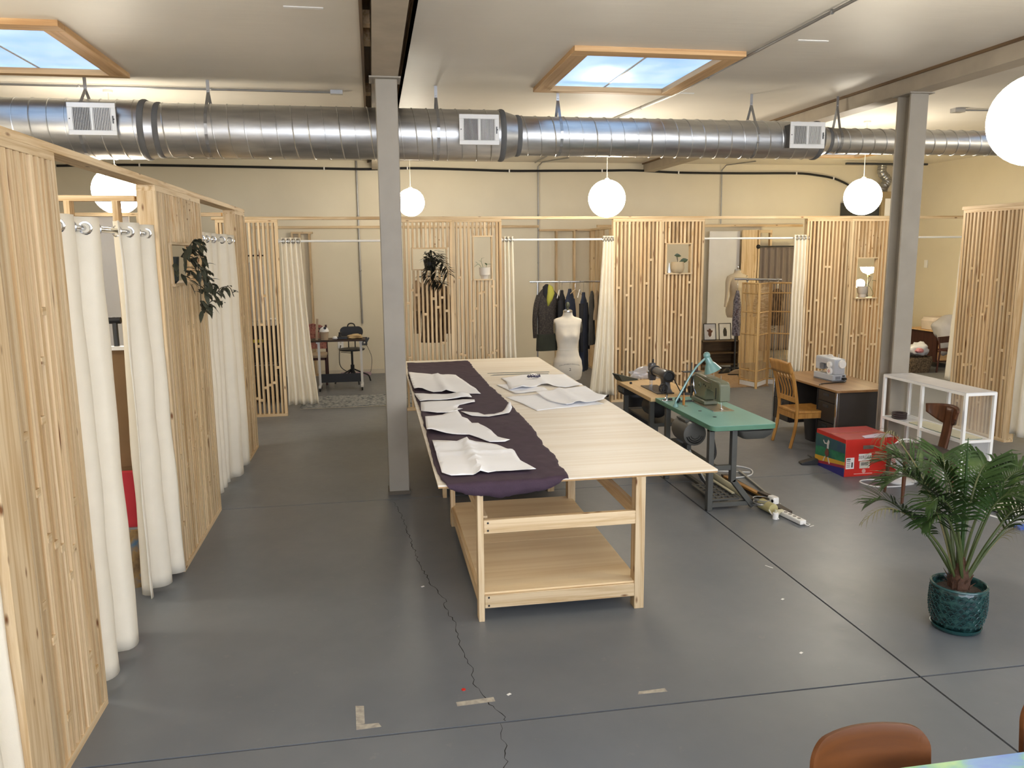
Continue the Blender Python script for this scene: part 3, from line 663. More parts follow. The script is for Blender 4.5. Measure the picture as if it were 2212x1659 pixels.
paper('large sheet of pattern paper nearest on the purple cloth, creased into quarters', [(.397, 5.9), (.52, 5.85), (.636, 5.82), (.658, 5.86), (.666, 5.785), (.86, 5.687), (.955, 5.462), (.948, 5.212), (1.002, 4.926), (.739, 4.937), (.634, 4.916), (.447, 4.913), (.394, 5.0)], CZ, 1, [('x', .645, .03, .025), ('y', 5.5, .012, .03)])
paper('triangular paper pattern with a jagged right edge, second on the purple cloth', [(.403, 6.826), (.557, 6.851), (.709, 7.104), (.715, 6.719), (.752, 6.635), (.772, 6.484), (.823, 6.473), (.884, 6.119), (.904, 5.927), (.983, 5.82), (.935, 5.771), (.821, 5.781), (.697, 6.048), (.522, 6.117), (.375, 6.18)], CZ, 2, lift=[(.40, 6.2, .2, .035)])
paper('hooked paper pattern on the purple cloth behind the triangular one', [(.403, 7.482), (.613, 7.505), (.816, 7.555), (.926, 7.53), (.913, 7.391), (.753, 7.29), (.719, 7.166), (.762, 7.071), (.596, 6.942), (.517, 6.939), (.384, 7.091)], CZ+.002, 3)
paper('thin curved paper strip curling up at its right end on the purple cloth', [(.731, 6.973), (.766, 6.966), (.879, 6.9), (.922, 6.81), (1.01, 6.811), (1.098, 6.913), (1.2, 7.12), (1.2, 6.98), (1.139, 6.8), (.945, 6.688), (.808, 6.776)], CZ, 4, lift=[(1.21, 7.1, .16, .06)])
paper('narrow folded paper pattern just below the farthest sheet on the cloth', [(.371, 8.006), (.523, 7.92), (.734, 7.872), (.898, 7.81), (.907, 7.583), (.706, 7.579), (.401, 7.528)], CZ+.002, 5, lift=[(.82, 7.75, .2, .05)])
paper('farthest paper sheet on the purple cloth by the left column', [(.376, 9.456), (.676, 9.208), (.904, 9.086), (.954, 8.617), (1.014, 8.076), (1.026, 7.817), (.894, 7.847), (.735, 7.977), (.566, 8.015), (.463, 8.2), (.379, 8.165)], CZ+.004, 6, [('x', .70, .02, .03)], lift=[(.42, 8.15, .2, .03)])
BZ = TZ+.002
paper('white pattern paper lying under the clips on the bare plywood', [(1.396, 8.856), (1.66, 8.985), (2.17, 8.958), (2.16, 8.746), (2.16, 8.123), (1.951, 8.054), (1.75, 8.285), (1.528, 7.991), (1.35, 8.032), (1.408, 8.535)], BZ+.006, 7, [('x', 1.8, .018, .04)], lift=[(1.5, 8.05, .2, .05)])
paper('small paper scrap between the two white stacks on the bare plywood', [(1.277, 8.414), (1.411, 8.469), (1.738, 8.102), (1.744, 7.942), (1.378, 7.817)], BZ, 8)
paper('lower sheet of the nearer white stack on the bare plywood', [(1.256, 7.663), (1.589, 7.769), (2.0, 7.6), (2.1, 7.1), (1.68, 7.007), (1.419, 6.915), (1.364, 7.202)], BZ, 9)
paper('upper sheet of the nearer white stack, overhanging the right table edge', [(1.58, 7.77), (1.9, 7.95), (2.17, 8.05), (2.162, 7.477), (2.20, 7.338), (2.119, 7.2), (1.72, 7.05), (1.62, 7.3)], BZ+.012, 10, [('x', 1.85, .022, .05)], lift=[(2.2, 7.3, .3, .03)])
steelr = plain('ruler_metal', (120, 124, 116), .35, metal=.7)
MBr = MB(); MBr.prism([(1.30, 9.28), (1.5, 9.30), (2.04, 9.24), (2.04, 9.21), (1.5, 9.265), (1.30, 9.265)], TZ+.001, TZ+.004)
tag(MBr.build('ruler', steelr), 'long thin metal ruler farther back on the bare plywood', 'ruler', 'rulers')
MBr = MB(); MBr.prism([(1.31, 9.10), (1.36, 9.15), (1.7, 9.165), (2.0, 9.10), (2.0, 9.075), (1.7, 9.12), (1.4, 9.105)], TZ+.001, TZ+.004)
tag(MBr.build('curved_ruler', steelr), 'curved grey hip ruler on the bare plywood beside the white papers', 'ruler', 'rulers')
navy = plain('navy_clip', (58, 56, 84), .5)
rnd = random.Random(3)
for i in range(6):
    x = 1.68+.028*i; y = 8.70+rnd.uniform(-.03, .03); t = thing('fabric_clip', 'small navy fabric clip in the little heap on the white paper', 'clip', (x, y, BZ+.030), rnd.uniform(0, 180), 'fabric clips')
    MB().box(-.03, .03, -.006, .006, .000, .012).build('jaw', navy, t); MB().tube([(-.02, 0, .012), (0, 0, .026), (.02, 0, .012)], .004, 6).build('spring', navy, t)
# ================================================================ industrial sewing tables
teal = plain('teal_laminate', (124, 172, 160), .4, var=.05, scale=3)
tealedge = plain('teal_edge', (88, 132, 108), .5, var=.08)
legm = plain('charcoal_hammered_leg', (80, 80, 76), .5, var=.1)
maple = wood('maple_laminate', (214, 182, 134), (198, 162, 112), 'Y', ring=4, knots=False, var=.02, rough=.4)
darkin = plain('dark_recess', (40, 38, 36), .8)
def rounded(x0, x1, y0, y1, r, corners, n=6):
    P = []
    for cx_, cy_, a0, on in ((x1-r, y1-r, 0, corners[0]), (x0+r, y1-r, 90, corners[1]), (x0+r, y0+r, 180, corners[2]), (x1-r, y0+r, 270, corners[3])):
        if on: P += [(cx_+r*math.cos(R(a0+90*i/n)), cy_+r*math.sin(R(a0+90*i/n))) for i in range(n+1)]
        else: P.append((x1 if a0 in (0, 270) else x0, y1 if a0 in (0, 90) else y0))
    return P
GX, GY = 2.93, 6.53
def at(o, dx=GX, dy=GY): return o
gt = thing('sewing_table', 'teal topped industrial sewing table on charcoal steel legs', 'table', (GX, GY, 0))
MB().prism(rounded(0, .63, 0, 1.46, .06, (0, 0, 1, 1)), .757, .797).build('table_edge', tealedge, gt)
MB().prism(rounded(.001, .629, .001, 1.459, .06, (0, 0, 1, 1)), .797, .80).build('table_top', teal, gt)
for y in (.05, 1.13):
    lf = MB(); lf.box(.0, .05, y, y+.06, 0, .757); lf.build('leg', legm, gt, bev=.004)
    lr = MB(); lr.bar((.245, y+.03, .757), (.245, y+.03, .26), .05, .06); lr.bar((.245, y+.03, .28), (.45, y+.03, .02), .05, .06, (0, 1, 0)); lr.build('bent_leg', legm, gt, bev=.004)
    MB().box(.05, .22, y+.01, y+.05, .375, .42).build('crossbar', legm, gt); MB().box(.05, .42, y+.01, y+.05, .03, .07).build('foot_bar', legm, gt)
    MB().box(.0, .50, y, y+.06, .742, .757).build('top_bracket', legm, gt)
    MB().lathe([(.03, 0), (.03, .008)], 12, (.025, y+.03, 0)).build('foot_pad', rubber, gt)
MB().box(.06, .1, .11, 1.13, .39, .42).build('long_brace', legm, gt); MB().box(.20, .24, .11, 1.13, .03, .06).build('lower_brace', legm, gt)
# treadle plate
tr = MB(); px0, px1, py0, py1 = .08, .34, .12, .62
k = 5
tr.box(px0, px1, py0, py0+.03, .07, .085).box(px0, px1, py1-.03, py1, .07, .085).box(px0, px0+.03, py0+.03, py1-.03, .07, .085).box(px1-.03, px1, py0+.03, py1-.03, .07, .085)
for i in range(1, 6): tr.box(px0+.03, px1-.03, py0+.08*i, py0+.08*i+.025, .07, .085)
for i in range(1, 4): tr.box(px0+.06*i, px0+.06*i+.02, py0+.03, py1-.03, .0705, .0845)
tr.build('treadle', legm, gt)
# drawer pan
dp = MB(); dp.loft([(.44, .18, .66, .11, .14, 6), (.44, .18, .70, .15, .17, 8), (.44, .18, .742, .165, .18, 8)], 24); dp.build('drawer_pan', legm, gt)
# motor hung under the top, its vented end to the front
motp = plain('motor_grey', (84, 82, 76), .5, var=.1)
mo = MB(); mo.lathe([(.06, .42), (.112, .43), (.118, .46), (.118, .72), (.10, .78), (.05, .80)], 24, (.02, 0, .635), 'Y').build('motor', motp, gt)
mo = bpy.data.objects['motor']
for r in (.045, .065, .085):
    MB().tube([(.02+r*math.sin(a), .424, .635-r*math.cos(a)) for a in [R(-75+150*i/12) for i in range(13)]], .006, 5).build('vent_slot', black, mo)
MB().box(-.05, .09, .5, .72, .74, .757).build('motor_bracket', legm, gt); MB().box(.0, .04, .56, .66, .45, .53).build('clutch_arm', legm, gt)
MB().lathe([(.05, .80), (.06, .81), (.04, .83), (.06, .85), (.05, .86)], 18, (.02, 0, .635), 'Y').build('pulley', dkmetal, gt)
MB().tube([(.03, .60, .46), (.10, .52, .30), (.16, .4, .09)], .010, 8).build('pitman_rod', galv, gt)
MB().tube([(-.02, .62, .5), (.06, .5, .3), (.1, .42, .2), (.16, .34, .1)], .012, 8).build('pedal_chain', rubber, gt)
MB().tube(smoothpath([(.08, .20, .75), (.10, .18, .62), (.11, .16, .5), (.06, .16, .42), (.02, .2, .36)]), .012, 8).build('power_cord', rubber, gt)
for i, (x, y) in enumerate(((.18, .70), (.2, .40), (.14, .96))): MB().lathe([(.018, .8), (.018, .802), (.012, .803)], 14, (x, y, 0)).build('table_plug', black if i < 2 else chrome, gt)
# sage machine head on it
sage = plain('sage_enamel', (106, 109, 88), .3, var=.05, coat=.3)
brass = plain('worn_bed_plate', (150, 138, 112), .35, metal=.6)
sm = thing('sewing_machine', 'sage green industrial sewing machine on the teal table under the lamp', 'sewing machine', (3.33, 7.45, .80))
MB().box(-.115, .10, -.30, .33, 0, .006).build('bed_plate', brass, sm); MB().box(-.118, -.112, -.30, .33, 0, .009).build('bed_trim', chrome, sm)
MB().lathe([(.05, .006), (.05, .009)], 20, (.03, -.22, 0)).build('throat_plate', brass, sm)
MB().box(-.075, .075, .02, .36, .006, .05).build('bed_block', sage, sm, bev=.01)
prof = [(.05, .05), (.34, .05), (.345, .12), (.345, .285), (.30, .305), (-.25, .285), (-.285, .27), (-.295, .235), (-.29, .11), (-.26, .085), (-.16, .085), (-.145, .12), (-.14, .165), (-.02, .175), (.02, .165), (.045, .13)]
MB().prism(prof, -.055, .055, 'X').build('arm', sage, sm, bev=.014)
MB().box(-.05, .05, -.30, -.297, .10, .25).build('face_plate', sage, sm, bev=.002)
MB().box(-.059, -.055, -.10, .02, .185, .27).build('side_cover', sage, sm, bev=.003); MB().box(-.06, -.055, -.215, -.205, .11, .22).build('lever_slot', black, sm)
for y, z, r in ((.18, .19, .03), (.18, .19, .016)): MB().lathe([(r, -.055), (r, -.063), (r*.6, -.068)], 18, (0, y, z), 'X').build('tension_dial', sage if r > .02 else chrome, sm)
for y, z in ((.08, .21), (.04, .20), (-.05, .2)): MB().lathe([(.010, -.055), (.010, -.059)], 10, (0, y, z), 'X').build('oil_hole', black, sm)
MB().tube([(0, -.225, .09), (0, -.225, .012)], .005, 8).build('needle_bar', chrome, sm); MB().box(-.012, .012, -.245, -.215, .009, .016).build('presser_foot', chrome, sm)
MB().lathe([(.045, .35), (.068, .352), (.07, .38), (.05, .39), (.02, .392)], 24, (0, 0, .21), 'Y').build('balance_wheel', black, sm)
MB().tube([(.068, .37, .21), (.02, .37, .0), (-.06, .37, .006), (-.05, .37, .20), (0, .37, .28)], .006, 6).build('drive_belt', rubber, sm)
for y in (-.15, .02, .2): MB().tube([(.02, y, .28), (.02, y, .33)], .004, 6).build('thread_pin', chrome, sm)
MB().tube(smoothpath([(-.055, -.1, .26), (-.062, .0, .25), (-.062, .3, .27), (-.06, .33, .15), (-.062, .26, .08)]), .004, 5).build('thread_guide', chrome, sm)
# spool stand on the table
ss = thing('spool_stand', 'thread spool stand rising behind the sage sewing machine', 'spool stand', (3.30, 7.92, .80))
MB().tube([(0, 0, 0), (0, 0, .38)], .008, 8).build('post', legm, ss); MB().box(-.10, .10, -.04, .04, .28, .288).build('spool_tray', dkmetal, ss)
for x in (-.05, .05): MB().tube([(x, 0, .288), (x, 0, .36)], .004, 6).build('spool_pin', chrome, ss)
MB().lathe([(.022, .289), (.018, .36)], 14, (.05, 0, 0)).build('thread_spool', plain('umber_thread', (92, 60, 50), .8), ss)
# teal lamp
tl = thing('table_lamp', 'teal enamelled gooseneck lamp clamped to the teal sewing table', 'lamp', (2.965, 7.5, .80))
lampm = plain('teal_enamel', (112, 150, 146), .25, var=.05, coat=.4)
P = [(0, 0, .0), (.0, 0, .05), (.028, 0, .10), (.08, 0, .19), (.137, 0, .29), (.21, 0, .395), (.305, 0, .484), (.316, 0, .50)]
MB().tube(smoothpath(P, 5), .011, 10).build('gooseneck', lampm, tl); MB().lathe([(.03, 0), (.026, .015), (.014, .03)], 16).build('base', lampm, tl)
MB().sphere((.316, 0, .51), .036, 18, 12).build('knuckle', lampm, tl)
ax = Vector((.13, -.02, -.30)).normalized(); q = Vector((0, 0, 1)).rotation_difference(ax).to_matrix().to_4x4()
sh = MB(); sh.lathe([(.028, 0), (.034, .03), (.036, .06), (.055, .085), (.062, .10), (.075, .125), (.088, .15), (.090, .153), (.086, .152), (.06, .105), (.03, .07), (.03, .065)], 28).xf(Matrix.Translation((.32, 0, .492)) @ q).build('lamp_shade', lampm, tl)
MB().sphere((0, 0, .09), .026, 12, 8).xf(Matrix.Translation((.32, 0, .492)) @ q).build('bulb', white, tl)
# bits on the teal top
t = thing('bobbin_winder', 'small chrome bobbin winder at the far left corner of the teal table', 'bobbin winder', (2.99, 7.82, .80))
MB().box(-.05, .06, -.04, .04, 0, .008).build('base', chrome, t, bev=.003); MB().lathe([(.022, .008), (.022, .03), (.01, .035), (.01, .06), (.02, .062)], 14).build('spindle', chrome, t); MB().lathe([(.02, .008), (.02, .02)], 12, (.05, .02, 0)).build('wheel', rubber, t)
t = thing('tool_handle', 'small upright orange wooden tool on the teal table by the lamp', 'tool', (3.07, 7.55, .80))
MB().lathe([(.012, 0), (.014, .05), (.011, .09), (.004, .11), (.003, .13)], 12).build('handle', wood('tool_wood', (196, 140, 70), (170, 112, 52), 'Z', knots=False), t)
t = thing('slide_bar', 'pair of dark rods lying along the teal table beside the lamp', 'rod', (3.06, 7.66, .80))
for y in (0, .06): MB().tube([(0, y, .012), (.17, y, .012)], .005, 6).build('rod', dkmetal, t)
MB().sphere((0, .03, .03), .03, 12, 8).build('end_knob', black, t)
# ---------------------------------------------------------------- the maple table behind
wt = thing('sewing_table', 'maple topped sewing table with black stand behind the teal table', 'table', (2.88, 8.0, 0))
MB().prism(rounded(.0, .60, .0, 1.22, .05, (0, 0, 0, 0)), .757, .80).build('table_top', maple, wt, bev=.004)
for y in (.12, 1.02):
    MB().box(.04, .09, y, y+.05, 0, .757).build('leg', legm, wt, bev=.003); MB().box(.42, .47, y, y+.05, 0, .757).build('leg', legm, wt, bev=.003)
    MB().box(.09, .42, y+.01, y+.04, .45, .49).build('crossbar', legm, wt); MB().box(.0, .52, y, y+.05, 0.0, .03).build('foot', legm, wt)
MB().box(.10, .40, .17, 1.02, .46, .48).build('brace', legm, wt)
MB().box(.015, .20, .95, 1.20, .66, .757).build('drawer', darkin, wt, bev=.004); MB().box(.0, .02, .97, 1.18, .69, .74).build('drawer_front', legm, wt)
MB().lathe([(.09, .30), (.11, .31), (.11, .55), (.09, .56)], 20, (.20, 0, .62), 'Y').build('motor', black, wt)
MB().box(.13, .28, .34, .52, .70, .757).build('motor_bracket', legm, wt)
bmach = plain('gunmetal_enamel', (70, 70, 74), .3, var=.08, coat=.3)
bm_ = thing('sewing_machine', 'dark grey vintage sewing machine with black hand wheel on the maple table', 'sewing machine', (3.13, 8.45, .80))
MB().box(-.11, .09, -.26, .29, 0, .012).build('bed_plate', plain('black_bed', (52, 48, 46), .35, metal=.4), bm_, bev=.003)
MB().loft([(.025, -.16, .012, .065, .085, 4), (.025, -.15, .05, .052, .065, 3), (.025, -.15, .11, .045, .055, 3), (.025, -.14, .17, .05, .07, 3)], 20).build('pillar', bmach, bm_)
arm = MB(); arm.lathe([(.052, -.235), (.062, -.21), (.062, -.10), (.055, .0), (.05, .18), (.054, .20), (.054, .23), (.049, .235)], 24, (.022, 0, .195), 'Y').build('arm', bmach, bm_)
MB().loft([(.02, .27, .075, .035, .038, 4), (.02, .27, .10, .042, .045, 4), (.02, .27, .24, .044, .045, 4), (.02, .27, .275, .03, .033, 3)], 18).build('head', bmach, bm_)
MB().lathe([(.058, .145), (.064, .15), (.064, .17), (.058, .175)], 24, (.022, 0, .195), 'Y').build('collar', black, bm_)
MB().lathe([(.02, -.232), (.05, -.24), (.066, -.245), (.068, -.262), (.05, -.272), (.044, -.262), (.02, -.262), (.001, -.262)], 28, (.022, 0, .195), 'Y').build('balance_wheel', black, bm_)
hw = MB(); hw.tube([(-.045+.045*math.cos(a), -.272, .07+.045*math.sin(a)) for a in [2*math.pi*i/20 for i in range(20)]], .008, 6, True)
for i in range(7): hw.tube([(-.045, -.272, .07), (-.045+.045*math.cos(i*.9), -.272, .07+.045*math.sin(i*.9))], .005, 5)
hw.lathe([(.018, -.29), (.018, -.255)], 12, (-.045, 0, .07), 'Y').build('spoked_wheel', black, bm_)
MB().box(-.06, -.03, -.262, -.24, .012, .075).build('winder_bracket', bmach, bm_)
MB().tube([(.02, .27, .08), (.02, .27, .015)], .006, 8).build('needle_bar', chrome, bm_); MB().tube([(.0, .28, .08), (.0, .28, .03)], .005, 8).build('presser_bar', chrome, bm_); MB().box(-.015, .015, .25, .275, .012, .02).build('presser_foot', chrome, bm_)
MB().tube([(.03, .27, .27), (.03, .27, .32)], .01, 8).build('pressure_screw', black, bm_); MB().lathe([(.018, -.022), (.016, -.035), (.006, -.045)], 14, (0, .27, .17), 'X').build('tension_dial', chrome, bm_)
for s in (-.05, .055): MB().tube([(.022+s, -.25, .175), (.07+s*1.6, -.30, 0.0)], .006, 6).build('drive_belt', rubber, bm_)
t = thing('bobbin_winder', 'dark bobbin winder with small pulley by the belt on the maple table', 'bobbin winder', (3.32, 8.12, .80))
MB().box(-.05, .05, -.03, .05, 0, .02).build('base', dkmetal, t); MB().lathe([(.04, .0), (.042, .01), (.03, .02), (.042, .03), (.04, .04)], 16, (.03, -.02, .06), 'X').build('pulley', black, t); MB().tube([(0, .02, .02), (0, .02, .15)], .012, 8).build('post', black, t); MB().lathe([(.012, 0), (.02, .02)], 10, (-.03, .02, .02)).build('spindle', chrome, t)
tag(MB().lathe([(.016, 0), (.014, .022), (.012, .024)], 14, (2.965, 8.93, .80)).build('bobbin', black), 'tiny black bobbin on the far end of the maple table', 'bobbin')
# leaflet and bag behind the dark machine
tg = thing('leaflet_tray', 'dark green leaflet box on the far end of the maple table', 'box', (3.02, 9.15, .80), 12)
MB().prism([(-.10, .0), (.13, .0), (.10, .02), (-.14, .085), (-.15, .08)], 0, .16, 'Y').build('box', plain('olive_card', (62, 64, 52), .6), tg); MB().prism([(-.03, .053), (.09, .018), (.092, .0225), (-.03, .0575)], .02, .14, 'Y').build('label', plain('label_paper', (190, 186, 170), .7), tg)
clear = plain('clear_poly_bag', (200, 200, 205), .15, spec=.8); MATS['clear_poly_bag'].node_tree.nodes['Principled BSDF'].inputs['Alpha'].default_value = .45
def blob(name, c, rx, ry, rz, seed, mat, amp=.25, n=24, m=14, parent=None, label=None, cat=None, group=None):
    mb = MB(); mb.sphere((0, 0, 0), 1, n, m); v = []
    for p in mb.v:
        k = 1+amp*noise.noise((p[0]*2+seed, p[1]*2, p[2]*2))+amp*.5*noise.noise((p[0]*5, p[1]*5+seed, p[2]*5))
        v.append((p[0]*rx*k, p[1]*ry*k, max(-rz*.8, p[2]*rz*k)))
    mb.v = v; o = mb.build(name, mat, parent, c, smooth=80)
    if cat: tag(o, label, cat, group)
    return o
blob('plastic_bag', (3.30, 9.30, .86), .22, .08, .08, 4, clear, .3, label='crumpled clear plastic bag behind the dark sewing machine', cat='bag')
# black bin under it
tb = MB(); tb.loft([(3.42, 9.95, 0, .13, .13, 2.5), (3.42, 9.95, .45, .16, .16, 2.5), (3.42, 9.95, .46, .165, .165, 2.5), (3.42, 9.95, .455, .15, .15, 2.5), (3.42, 9.95, .05, .12, .12, 2.5)], 24); tag(tb.build('waste_bin', black), 'black waste bin on the floor behind the maple table', 'bin')
# ---------------------------------------------------------------- rods, boards and cords on the floor
cream = plain('cream_tube', (196, 190, 160), .5)
brn = plain('dark_brown_moulding', (66, 56, 46), .6, var=.15)
ochre = wood('ochre_batten', (188, 140, 76), (160, 112, 58), 'Y', knots=False)
def lay(name, label, p, q, a, b2, mat, cat='batten', group='battens on the floor', rnd_=False):
    p, q = Vector(p), Vector(q); mb = MB()
    if rnd_: mb.tube([(0, 0, 0), q-p], a, 14)
    else: mb.bar((0, 0, 0), q-p, a, b2)
    o = mb.build(name, mat, None, p, bev=0 if rnd_ else .002); return tag(o, label, cat, group)
lay('roller_tube', 'long cream roller tube leaning between the legs under the teal table', (3.31, 7.50, .115), (3.325, 6.66, .10), .030, 0, cream, 'tube', 'tubes on the floor', True)
lay('thin_tube', 'thin cream batten lying left of the roller tube', (3.24, 7.5, .105), (3.26, 6.75, .10), .03, .012, cream)
lay('moulding', 'long dark brown moulding reaching out from under the teal table', (3.56, 7.6, .02), (3.60, 6.34, .02), .07, .03, brn)
lay('moulding', 'second dark brown moulding beside the coiled wire', (3.44, 7.2, .018), (3.50, 6.40, .018), .05, .03, brn)
lay('batten', 'ochre wooden batten lying on the dark moulding', (3.50, 7.45, .052), (3.575, 6.72, .050), .05, .02, ochre)
lay('batten', 'short dark block on the ochre batten end', (3.55, 6.80, .078), (3.585, 6.66, .078), .055, .02, brn)
lay('grey_tube', 'long pale grey strip lying right of the mouldings', (3.80, 7.75, .012), (3.655, 6.60, .012), .02, .02, plain('pale_strip', (150, 146, 136), .6), 'batten')
t = thing('power_strip', 'white power strip lying farthest out on the floor', 'power strip', (3.56, 6.22, 0), 9)
MB().box(-.032, .032, -.16, .14, .004, .045).build('body', white, t, bev=.008)
for i in range(4): MB().lathe([(.016, .045), (.016, .047)], 14, (0, -.10+.06*i, 0)).build('outlet', plain('outlet_grey', (120, 116, 108), .6) if i == 0 else MATS['outlet_grey'], t)
MB().tube(smoothpath([(0, .14, .02), (-.03, .2, .05), (-.08, .22, .06), (-.12, .12, .03), (-.11, .03, .01)]), .006, 6).build('cord', white, t); MB().tube(smoothpath([(.0, -.16, .02), (.02, -.19, .01), (.06, -.17, .008), (.05, -.12, .006)]), .004, 6).build('cord_end', white, t)
t = thing('plug_adapter', 'white round plug standing on the floor beside the power strip', 'plug', (3.435, 6.27, 0)); MB().lathe([(.026, 0), (.026, .055), (.02, .06)], 16).build('body', white, t); MB().lathe([(.012, .06), (.010, .085)], 10).build('stem', cream, t); MB().tube([(0, 0, .03), (.05, .04, .05), (.10, .07, .04)], .02, 10).build('arm', cream, t)
t = thing('socket_block', 'white double socket block on the end of the battens', 'socket', (3.585, 6.60, .035), 14); MB().loft([(0, 0, 0, .035, .05, 4), (0, 0, .05, .035, .05, 4), (0, 0, .06, .03, .045, 4)], 20).build('body', white, t)
for y in (-.03, .015): MB().lathe([(.015, -.036), (.015, -.039), (.006, -.04)], 12, (0, y, .03), 'X').build('outlet', black, t)
t = thing('rolled_paper', 'small cream roll end lying beside the mouldings', 'roll', (3.47, 6.40, .05), 8); MB().lathe([(.03, -.02), (.048, -.02), (.048, .16), (.03, .16)], 20, (0, 0, 0), 'Y').build('roll', plain('cream_roll', (186, 176, 126), .8), t); MB().lathe([(.001, .0), (.03, .0)], 16, (0, 0, 0), 'Y').build('core', brn, t)
t = thing('wire_coil', 'coil of grey wire on the floor at the bent table leg', 'wire', (3.43, 6.53, .0))
wpts = [(math.cos(a)*(.07+.01*math.sin(a*.7)), math.sin(a)*.07, .015+.05*abs(math.sin(a*.23))+.002*a) for a in [i*.35 for i in range(80)]]
MB().tube(wpts, .005, 6).build('coil', galv, t); MB().box(-.02, .06, -.05, -.04, .06, .07).build('tie', white, t)
t = thing('loose_cable', 'loose loop of white cord on the floor right of the teal table', 'cord', (3.9, 7.9, .006))
MB().tube(smoothpath([(-.55, .0, 0), (-.3, .12, 0), (-.05, .08, 0), (.06, -.08, 0), (-.02, -.28, 0), (-.2, -.36, 0), (-.42, -.3, 0)], 8), .006, 6).build('cord', white, t); MB().tube([(-.5, -.02, 0), (.0, -.2, 0)], .005, 6).build('cord_end', white, t)
for i, (x, y, h) in enumerate(((3.62, 6.02, 0), (2.87, 5.24, 40))): tag(MB().bar((x, y, .002), (x+.05*math.cos(h), y+.05*math.sin(h)+.02, .002), .008, .002).build('paper_scrap', white), ('thin white scrap on the floor before the power strip', 'white scrap on the floor right of the cutting table')[i], 'scrap')
# ================================================================ office desk, chair, white sewing machine
walnut = wood('desk_laminate', (148, 112, 72), (126, 92, 56), 'Y', ring=5, knots=False, var=.02, rough=.4)
dkbrown = plain('desk_dark_enamel', (46, 40, 35), .55, var=.1)
dk = thing('office_desk', 'brown topped steel office desk with dark drawers and chrome legs', 'desk', (5.21, 8.25, 0))
MB().prism(rounded(0, .78, 0, 1.50, .025, (1, 1, 1, 1)), .715, .742).build('desk_top', walnut, dk, bev=.004)
for (y0, y1, nm) in ((.03, .44, 0), (1.08, 1.47, 1)):
    MB().box(.03, .74, y0, y1, .14, .714).build('pedestal', dkbrown, dk, bev=.004)
    for i, (z0, z1) in enumerate(((.145, .33), (.34, .57), (.58, .705)) if not nm else ((.145, .42), (.43, .705))):
        d = MB().box(.012, .03, y0+.012, y1-.012, z0, z1).build('drawer', dkbrown, dk, bev=.003)
        MB().box(.004, .012, (y0+y1)/2-.05, (y0+y1)/2+.05, z1-.06, z1-.03).build('drawer_pull', dkmetal, d); MB().box(.008, .013, (y0+y1)/2-.04, (y0+y1)/2+.04, z1-.055, z1-.04).build('pull_recess', black, d)
MB().box(.70, .715, .44, 1.08, .25, .714).build('modesty_panel', dkbrown, dk)
for x in (.005, .74):
    for y in (.0, 1.465):
        MB().box(x, x+.035, y, y+.035, 0, .714).build('leg', chrome, dk, bev=.003)
oak = wood('golden_oak', (180, 132, 68), (152, 104, 48), 'Z', ring=9, knots=False, var=.05, rough=.35)
oc = thing('dining_chair', 'golden oak slat back chair drawn up to the office desk', 'chair', (4.90, 8.80, 0))
# local: chair faces +x, back posts at x = 0
for s in (-1, 1):
    y = s*.215
    pl = MB(); P = [(-.05, y, 0), (.0, y, .22), (.02, y, .45), (.0, y, .62), (-.05, y*1.02, .85), (-.12, y*1.02, 1.04)]
    pl.tube(smoothpath(P, 4), [.024]*21, 4).build('rear_leg', oak, oc, bev=.004)
    MB().loft([(.43, s*.20, 0, .017, .017, 5), (.43, s*.20, .40, .024, .024, 5)], 12).build('front_leg', oak, oc)
    MB().box(.02, .43, y-.011, y+.011, .36, .42).build('side_apron', oak, oc)
MB().box(.42, .44, -.19, .19, .36, .42).build('front_apron', oak, oc); MB().box(.0, .022, -.19, .19, .35, .42).build('back_apron', oak, oc)
se = MB(); se.prism([(-.0, -.20), (.0, .20), (.20, .225), (.46, .235), (.48, .0), (.46, -.235), (.20, -.225)], .42, .45); se.build('seat', oak, oc, bev=.006)
cr = MB(); cr.grid(lambda u, v: (-.085-.03*v-.02*math.sin(math.pi*u), -.24+.48*u, .90+.13*v+.02*math.sin(math.pi*u)*v), 12, 4); cr.build('crest_rail', oak, oc, thick=.024)
MB().bar((-.0, -.2, .58), (-.0, .2, .58), .02, .055).build('lower_rail', oak, oc)
for i in range(5):
    y = -.13+.065*i
    MB().tube(smoothpath([(-.0, y, .58), (.005, y, .68), (-.035, y*1.1, .80), (-.09, y*1.15, .93)], 4), .016, 6, flat=.45).build('back_slat', oak, oc)
# white domestic sewing machine, long side to the left, wheel end towards us
wm = plain('machine_grey_white', (178, 182, 188), .35, var=.01); wm2 = plain('machine_base_grey', (110, 112, 118), .5)
hs = thing('sewing_machine', 'white and grey domestic sewing machine on the office desk', 'sewing machine', (5.60, 9.05, .742), 4)
MB().box(-.10, .10, -.20, .19, 0, .012).build('foot_base', wm2, hs, bev=.004)
MB().box(-.095, .095, -.195, .195, .012, .085).build('free_arm', wm, hs, bev=.008)
MB().prism([(-.195, .085), (-.06, .085), (-.055, .20), (.075, .205), (.085, .12), (.19, .12), (.195, .275), (.18, .29), (-.18, .275), (-.195, .265)], -.075, .075, 'X').build('body', wm, hs, bev=.01)
MB().box(-.08, -.074, -.05, .18, .21, .262).build('stitch_panel', plain('panel_print', (176, 176, 180), .5), hs)
MB().box(-.078, -.05, .02, .10, .135, .2).build('shadow_throat', wm2, hs)
MB().lathe([(.048, -.222), (.05, -.218), (.05, -.195)], 28, (.02, 0, .215), 'Y').build('hand_wheel', white, hs)
MB().lathe([(.034, -.105), (.036, -.10), (.036, -.075)], 24, (0, -.11, .205), 'X').build('stitch_dial', white, hs)
dl = MB().lathe([(.042, -.098), (.044, -.094), (.044, -.075)], 24, (0, -.115, .125), 'X').build('length_dial', white, hs)
